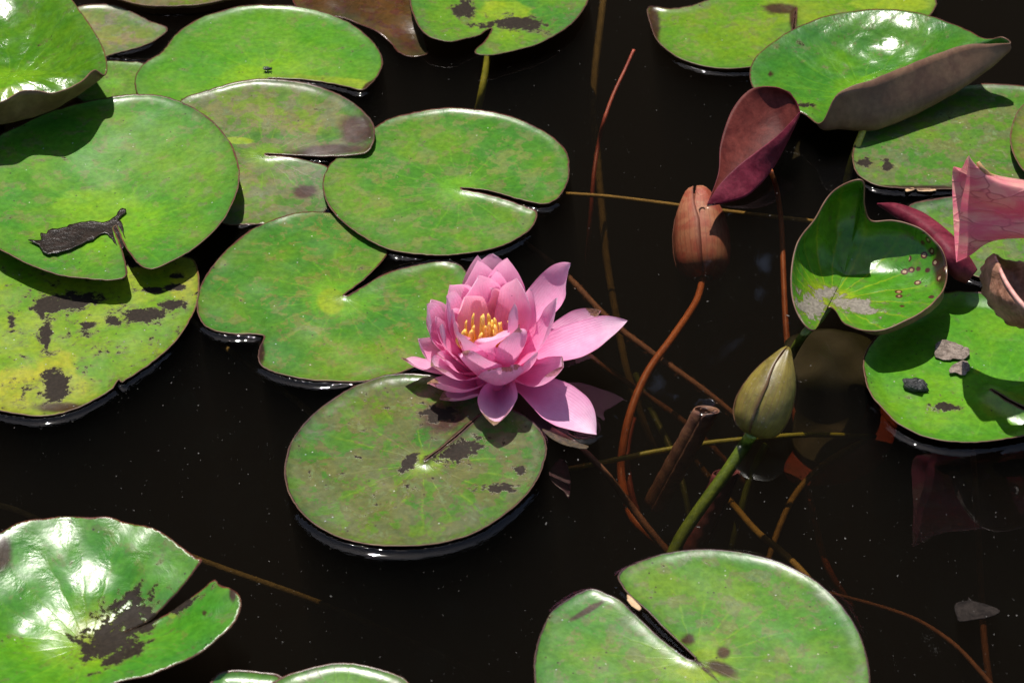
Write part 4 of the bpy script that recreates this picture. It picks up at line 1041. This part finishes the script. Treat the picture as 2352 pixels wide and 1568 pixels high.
o = sheet('dry_leaf_fragment', [(2211, 828), (2225, 835), (2226, 849), (2209, 860), (2195, 854), (2180, 852), (2191, 838)], (2211, 828), [(2211, 828, .0042), (2200, 850, .0055)], m_tan, floats=False, rim=.0004, rimw=.003, wav=.0005, under=m_tan, step=3, sub=3, rough_edge=2.6, th=.0004, seed=72)
tag(o, 'smaller notched dry leaf fragment below the larger one on the vivid pad', 'leaf fragment', 'dry leaf bits on the vivid pad')
m_char = plain_mat('charred chip', (.012, .012, .012), (.05, .05, .048), 260, .35, 1.0, bd=.003)
def lump(name, c, ext, mat, n=(14, 10), seed=0, rot=0.0):
    r2 = random.Random(seed); o3 = P(*c); verts, faces = [], []
    ph = [r2.uniform(0, 6) for _ in range(6)]
    for i in range(n[1]+1):
        th = math.pi*i/n[1]
        for k in range(n[0]):
            a = 2*math.pi*k/n[0]
            m = 1 + .16*math.sin(3*a+ph[0])*math.sin(th*2+ph[1]) + .12*math.sin(5*a+ph[2]+th*3) + .07*r2.uniform(-1, 1)
            x, y, z = ext[0]*math.sin(th)*math.cos(a)*m, ext[1]*math.sin(th)*math.sin(a)*m, ext[2]*math.cos(th)*m
            verts.append(o3 + Vector((x*math.cos(rot)-y*math.sin(rot), x*math.sin(rot)+y*math.cos(rot), z)))
    for i in range(n[1]):
        for k in range(n[0]): faces.append((i*n[0]+k, (i+1)*n[0]+k, (i+1)*n[0]+(k+1) % n[0], i*n[0]+(k+1) % n[0]))
    return mesh_obj(name, verts, faces, mat)
o = lump('charred_chip', (2102, 884, .006), (.0088, .006, .004), m_char, seed=3, rot=-.45)
tag(o, 'small black charred-looking chip on the vivid green pad', 'debris')
# fly
m_fly = plain_mat('fly', (.012, .014, .022), (.03, .035, .05), 900, .2, .3)
m_wing = plain_mat('fly wing', (.10, .10, .11), (.16, .16, .17), 600, .2, .2, trans=.5)
fly = empty('fly', P(615, 164, .0029))
tag(fly, 'tiny black fly sitting on the broad bright green pad', 'fly')
f0 = P(615, 164, .0029)
def fl(name, off, ext, m, seed):
    o = lump(name, (615, 164, .0029), ext, m, (10, 7), seed); o.parent = fly
    for v in o.data.vertices: v.co = v.co - f0 + Vector(off)
    return o
fl('abdomen', (-.0012, 0, .0022), (.0022, .0012, .0012), m_fly, 1); fl('thorax', (.0012, 0, .0024), (.0014, .0012, .0012), m_fly, 2); fl('head', (.0029, 0, .0023), (.0008, .0010, .0009), m_fly, 3)
for s in (-1, 1):
    fl('wing', (-.0014, s*.0012, .0034), (.0026, .0008, .00015), m_wing, 4+s)
    for q in (-1, 0, 1):
        lv = [(.001+q*.0008, s*.0008, .0016), (.001+q*.0018, s*.0030, .0024), (.001+q*.0024, s*.0042, .0002)]
        vv, ff = [], []
        for i, p in enumerate(lv):
            for k in range(4):
                a = k*math.pi/2; vv.append((p[0]+.00018*math.cos(a), p[1], p[2]+.00018*math.sin(a)))
        for i in range(2):
            for k in range(4): ff.append((i*4+k, i*4+(k+1) % 4, (i+1)*4+(k+1) % 4, (i+1)*4+k))
        mesh_obj('leg', vv, ff, m_fly, fly)
# straw slivers at the margin of the mottled pad, scrap in the slit of the front pad, scrap by the flower
m_straw = plain_mat('straw', (.45, .28, .14), (.55, .36, .20), 200, .6, .5)
def sliver(label, outline, z, mat, seed, name='floating_scrap', rim=.0006):
    ap = outline[0]
    o = sheet(name, outline, ap, [(ap[0], ap[1], z)], mat, floats=False, rim=rim, rimw=.002, wav=.0004, th=.0006, under=mat, step=4, sub=3, seed=seed)
    tag(o, label, 'scrap', 'scraps floating on the water')
sliver('short straw sliver at the near margin of the shaded mottled pad', [(2080, 436), (2098, 432), (2100, 436), (2084, 441)], .004, m_straw, 80)
sliver('longer straw sliver beside the short one at the shaded mottled pad', [(2106, 434), (2148, 435), (2150, 440), (2110, 439)], .004, m_straw, 81)
sliver('tan scrap caught in the slit of the big front pad', [(1440, 1366), (1455, 1378), (1472, 1396), (1466, 1400), (1446, 1384)], .0045, m_straw, 82)
m_grayfilm = plain_mat('grey film', (.012, .009, .009), (.032, .025, .023), 140, .8, .8, trans=.2, spec=.15)
sliver('translucent grey torn leaf scrap near the lower right corner', [(2193, 1393), (2200, 1384), (2222, 1380), (2224, 1372), (2236, 1381), (2262, 1388), (2297, 1404), (2272, 1418), (2240, 1422), (2204, 1427), (2196, 1410)], -.006, m_grayfilm, 83)
m_bract = plain_mat('wet bract', (.03, .02, .012), (.08, .05, .024), 260, .6, .8, spec=.3)
sliver('wet brown bract floating under the lower right petal of the flower', [(1245, 985), (1285, 1000), (1330, 1016), (1352, 1024), (1345, 1030), (1300, 1022), (1262, 1004)], .0004, m_bract, 84, rim=0)
m_petal_refl = plain_mat('petal reflection', (.07, .03, .045), (.11, .055, .07), 80, .35, .4, trans=.3)
sliver('dim purple reflection of a petal, put in as a sheet right of the dark mottled pad', [(1262, 1085), (1285, 1055), (1300, 1060), (1310, 1100), (1307, 1145), (1295, 1130), (1270, 1110)], -.032, m_petal_refl, 85)  # a petal's mirror image in the water, modelled as a purple sheet

# ------------------------------------------------------------------ water with meniscus, pond bed, far trees
c4 = [PA(u, v, 0) for u, v in ((-40, -40), (2392, -40), (-40, 1610), (2392, 1610))]
x0, x1 = min(c[0] for c in c4)-.02, max(c[0] for c in c4)+.02
y0, y1 = min(c[1] for c in c4)-.02, max(c[1] for c in c4)+.02
ST = .0013
gx = np.concatenate([[-6, -3, -1.5, -.8], np.arange(x0, x1, ST), [.8, 1.5, 3, 6]])
gy = np.concatenate([[-3, -1.5, -.7], np.arange(y0, y1, ST), [.8, 1.4, 2.2, 3.6]])
X, Y = np.meshgrid(gx, gy)
keep = np.ones(X.shape)                                      # 1 - product of influences
inn = np.zeros(X.shape); 
def influence(poly, Hh, decay=.0042):
    m = .03
    i0, i1 = np.searchsorted(gx, poly[:, 0].min()-m), np.searchsorted(gx, poly[:, 0].max()+m)
    j0, j1 = np.searchsorted(gy, poly[:, 1].min()-m), np.searchsorted(gy, poly[:, 1].max()+m)
    if i1 <= i0 or j1 <= j0: return
    xs, ys = X[j0:j1, i0:i1], Y[j0:j1, i0:i1]
    q = np.stack([xs.ravel(), ys.ravel()], 1)
    # coarse poly is enough
    pl = poly[::2]
    ins = inside(q, pl)
    # distance only near the margin
    d = np.full(len(q), .05)
    sel = np.ones(len(q), bool)
    d[sel] = seg_dist(q[sel], pl)
    e = np.where(ins, 0, Hh/.0034*np.exp(-d/decay))
    keep[j0:j1, i0:i1] *= 1 - np.clip(e.reshape(xs.shape), 0, .98)
    inn[j0:j1, i0:i1] = np.maximum(inn[j0:j1, i0:i1], np.where(ins, d, 0).reshape(xs.shape))
for pl, Hh in FLOAT: influence(pl, Hh)
def ring(u, v, r, n=24, ell=1.0): 
    c = PA(u, v, 0)
    return np.array([(c[0]+r*math.cos(2*math.pi*k/n), c[1]+r*ell*math.sin(2*math.pi*k/n)) for k in range(n)])
for (u, v, r, h) in [(1712, 1015, .006, .002), (1632, 470, .003, .0034), (1610, 445, .004, .0008), (1340, 985, .012, .002), (1965, 345, .003, .002), (1845, 770, .003, .002), (1620, 935, .008, .0012)]:
    influence(ring(u, v, r), h)
HM = .0034
Z = HM*(1-keep)
insm = inn > 0
Z = np.where(insm, HM*.85*np.exp(-inn/.0015) - .0035*(1-np.exp(-inn/.003)), Z)
ny, nx = X.shape
tv = np.stack([X.ravel(), Y.ravel(), Z.ravel()], 1)
idx = np.arange(ny*nx).reshape(ny, nx)
qf = np.stack([idx[:-1, :-1], idx[:-1, 1:], idx[1:, 1:], idx[1:, :-1]], -1).reshape(-1, 4)
loop = np.concatenate([idx[0, :], idx[1:, -1], idx[-1, -2::-1], idx[-2:0:-1, 0]])
nl = len(loop)
bot = tv[loop].copy(); bot[:, 2] = -.75
allv = np.vstack([tv, bot])
bi = np.arange(nl) + len(tv)
side = np.stack([loop, bi, np.roll(bi, -1), np.roll(loop, -1)], -1)
# water mesh built by arrays for speed
me = bpy.data.meshes.new('pond_water')
nq = len(qf) + len(side)
me.vertices.add(len(allv)); me.vertices.foreach_set('co', allv.astype(np.float32).ravel())
lp = np.concatenate([qf.ravel(), side.ravel(), bi[::-1]])
me.loops.add(len(lp)); me.loops.foreach_set('vertex_index', lp.astype(np.int32))
me.polygons.add(nq + 1)
me.polygons.foreach_set('loop_start', np.concatenate([np.arange(nq)*4, [nq*4]]).astype(np.int32))
me.update(calc_edges=True); me.validate()
sm_flags = np.zeros(len(me.polygons), bool); sm_flags[:len(qf)] = True
me.polygons.foreach_set('use_smooth', sm_flags)
me.materials.append(M_WATER)
wat = bpy.data.objects.new('pond_water', me); col.objects.link(wat)
tag(wat, 'still dark pond water between the pads', None, None, 'structure')

m_bed = plain_mat('pond mud', (.018, .014, .010), (.035, .026, .018), 6, .9, .5)
bedv, bedf = [], []
nb = 40
for j in range(nb+1):
    for i in range(nb+1):
        x, y = -6.6 + 13.2*i/nb, -3.4 + 7.4*j/nb
        bedv.append((x, y, -.50 + .03*math.sin(x*3.1)*math.cos(y*2.7) + .02*random.random()))
for j in range(nb):
    for i in range(nb): bedf.append((j*(nb+1)+i, j*(nb+1)+i+1, (j+1)*(nb+1)+i+1, (j+1)*(nb+1)+i))
o = mesh_obj('pond_bed', bedv, bedf, m_bed); tag(o, 'dark mud at the bottom of the pond', None, None, 'structure')
m_bank = plain_mat('bank soil', (.035, .04, .015), (.06, .06, .025), 3, .9, .6)
bkv, bkf = [], []
for j, (yy, zz) in enumerate([(3.4, -.9), (3.55, -.1), (3.75, .12), (4.6, .3), (7, .5), (60, .6)]):
    for i in range(25): bkv.append((-60+5*i, yy, zz + .03*math.sin(i*2.3+j)))
for j in range(5):
    for i in range(24): bkf.append((j*25+i, j*25+i+1, (j+1)*25+i+1, (j+1)*25+i))
o = mesh_obj('far_bank', bkv, bkf, m_bank); tag(o, 'soil bank on the far side of the pond', None, None, 'structure')
# the wood beyond the pond, which the water mirrors
m_leafy = plain_mat('wood foliage', (.018, .035, .010), (.035, .06, .016), 1.2, .7, .2)
r3 = np.random.default_rng(21)
NL = 16000
lx = r3.uniform(-14, 14, NL); lz = r3.uniform(.3, 1, NL)**.8*9.2 + .35*np.sin(lx*1.3) + .3*np.sin(lx*2.9)
ly = 5.6 + r3.normal(0, .45, NL) + lx*lx*.012
sz = r3.uniform(.10, .24, NL)
d1 = r3.normal(size=(NL, 3)); d1 /= np.linalg.norm(d1, axis=1)[:, None]
d2 = np.cross(d1, r3.normal(size=(NL, 3))); d2 /= np.linalg.norm(d2, axis=1)[:, None]
gap = ((lx-.86)/.13)**2 + ((lz-4.72)/.20)**2 < 1
lz = np.where(gap, lz+1.2, lz)
NX = 320
lx[:NX] = r3.uniform(.40, 1.35, NX); lz[:NX] = r3.uniform(4.10, 4.64, NX); ly[:NX] = 5.6 + r3.normal(0, .2, NX); sz[:NX] = r3.uniform(.06, .13, NX)
cc = np.stack([lx, ly, lz], 1)
q4 = np.stack([cc-d1*sz[:, None], cc+d2*sz[:, None]*.5, cc+d1*sz[:, None], cc-d2*sz[:, None]*.5], 1).reshape(-1, 3)
# shaded inside of the wood: a lumpy dark wall of branches behind the leaves
wv, wf = [], []
for j in range(13):
    for i in range(61):
        x = -15 + .5*i; z = .0 + .72*j
        top = 1.0 if j < 12 else 0.6
        wv.append((x, 6.1 + .012*x*x + .25*math.sin(x*2.1+j) + .2*math.sin(j*1.7+x*.6), z*1.0 + (.35*math.sin(x*1.3)+.3*math.sin(x*2.9))*(j/12)))
off = len(q4)
for j in range(12):
    for i in range(60):
        if (j, i) in ((6, 31),): continue            # a gap where the sky shows
        wf.append((off+j*61+i, off+j*61+i+1, off+(j+1)*61+i+1, off+(j+1)*61+i))
o = mesh_obj('treeline', list(q4)+wv, [(4*i, 4*i+1, 4*i+2, 4*i+3) for i in range(NL)]+wf, m_leafy, smooth=False)
tag(o, 'dark leafy wood beyond the pond, mirrored in the water', None, None, 'stuff')

# fine dust on the water
m_dust = plain_mat('water dust', (.035, .033, .03), (.12, .11, .10), 900, .7, .1)
r4 = np.random.default_rng(5)
dvs, dfs = [], []
for k in range(2600):
    u, v = r4.uniform(-20, 2372), r4.uniform(-20, 1588)
    c = PA(u, v, 0)
    i, j = np.searchsorted(gx, c[0]), np.searchsorted(gy, c[1])
    if i >= nx or j >= ny or insm[j, i]: continue
    zz = Z[j, i] + .0003
    s = r4.gamma(1.3, .00011) + .00008
    el = r4.uniform(.3, 1); a = r4.uniform(0, math.pi)
    if r4.random() < .06: s *= 2.6; el *= .5
    n = 5; b0 = len(dvs)
    for q in range(n):
        an = 2*math.pi*q/n; rr = s*r4.uniform(.7, 1.2)
        x, y = rr*math.cos(an), rr*el*math.sin(an)
        dvs.append((c[0]+x*math.cos(a)-y*math.sin(a), c[1]+x*math.sin(a)+y*math.cos(a), zz))
    dfs.append(tuple(range(b0, b0+n)))
o = mesh_obj('floating_dust', dvs, dfs, m_dust, smooth=False); tag(o, 'pale specks of dust and pollen floating on the water', None, None, 'stuff')
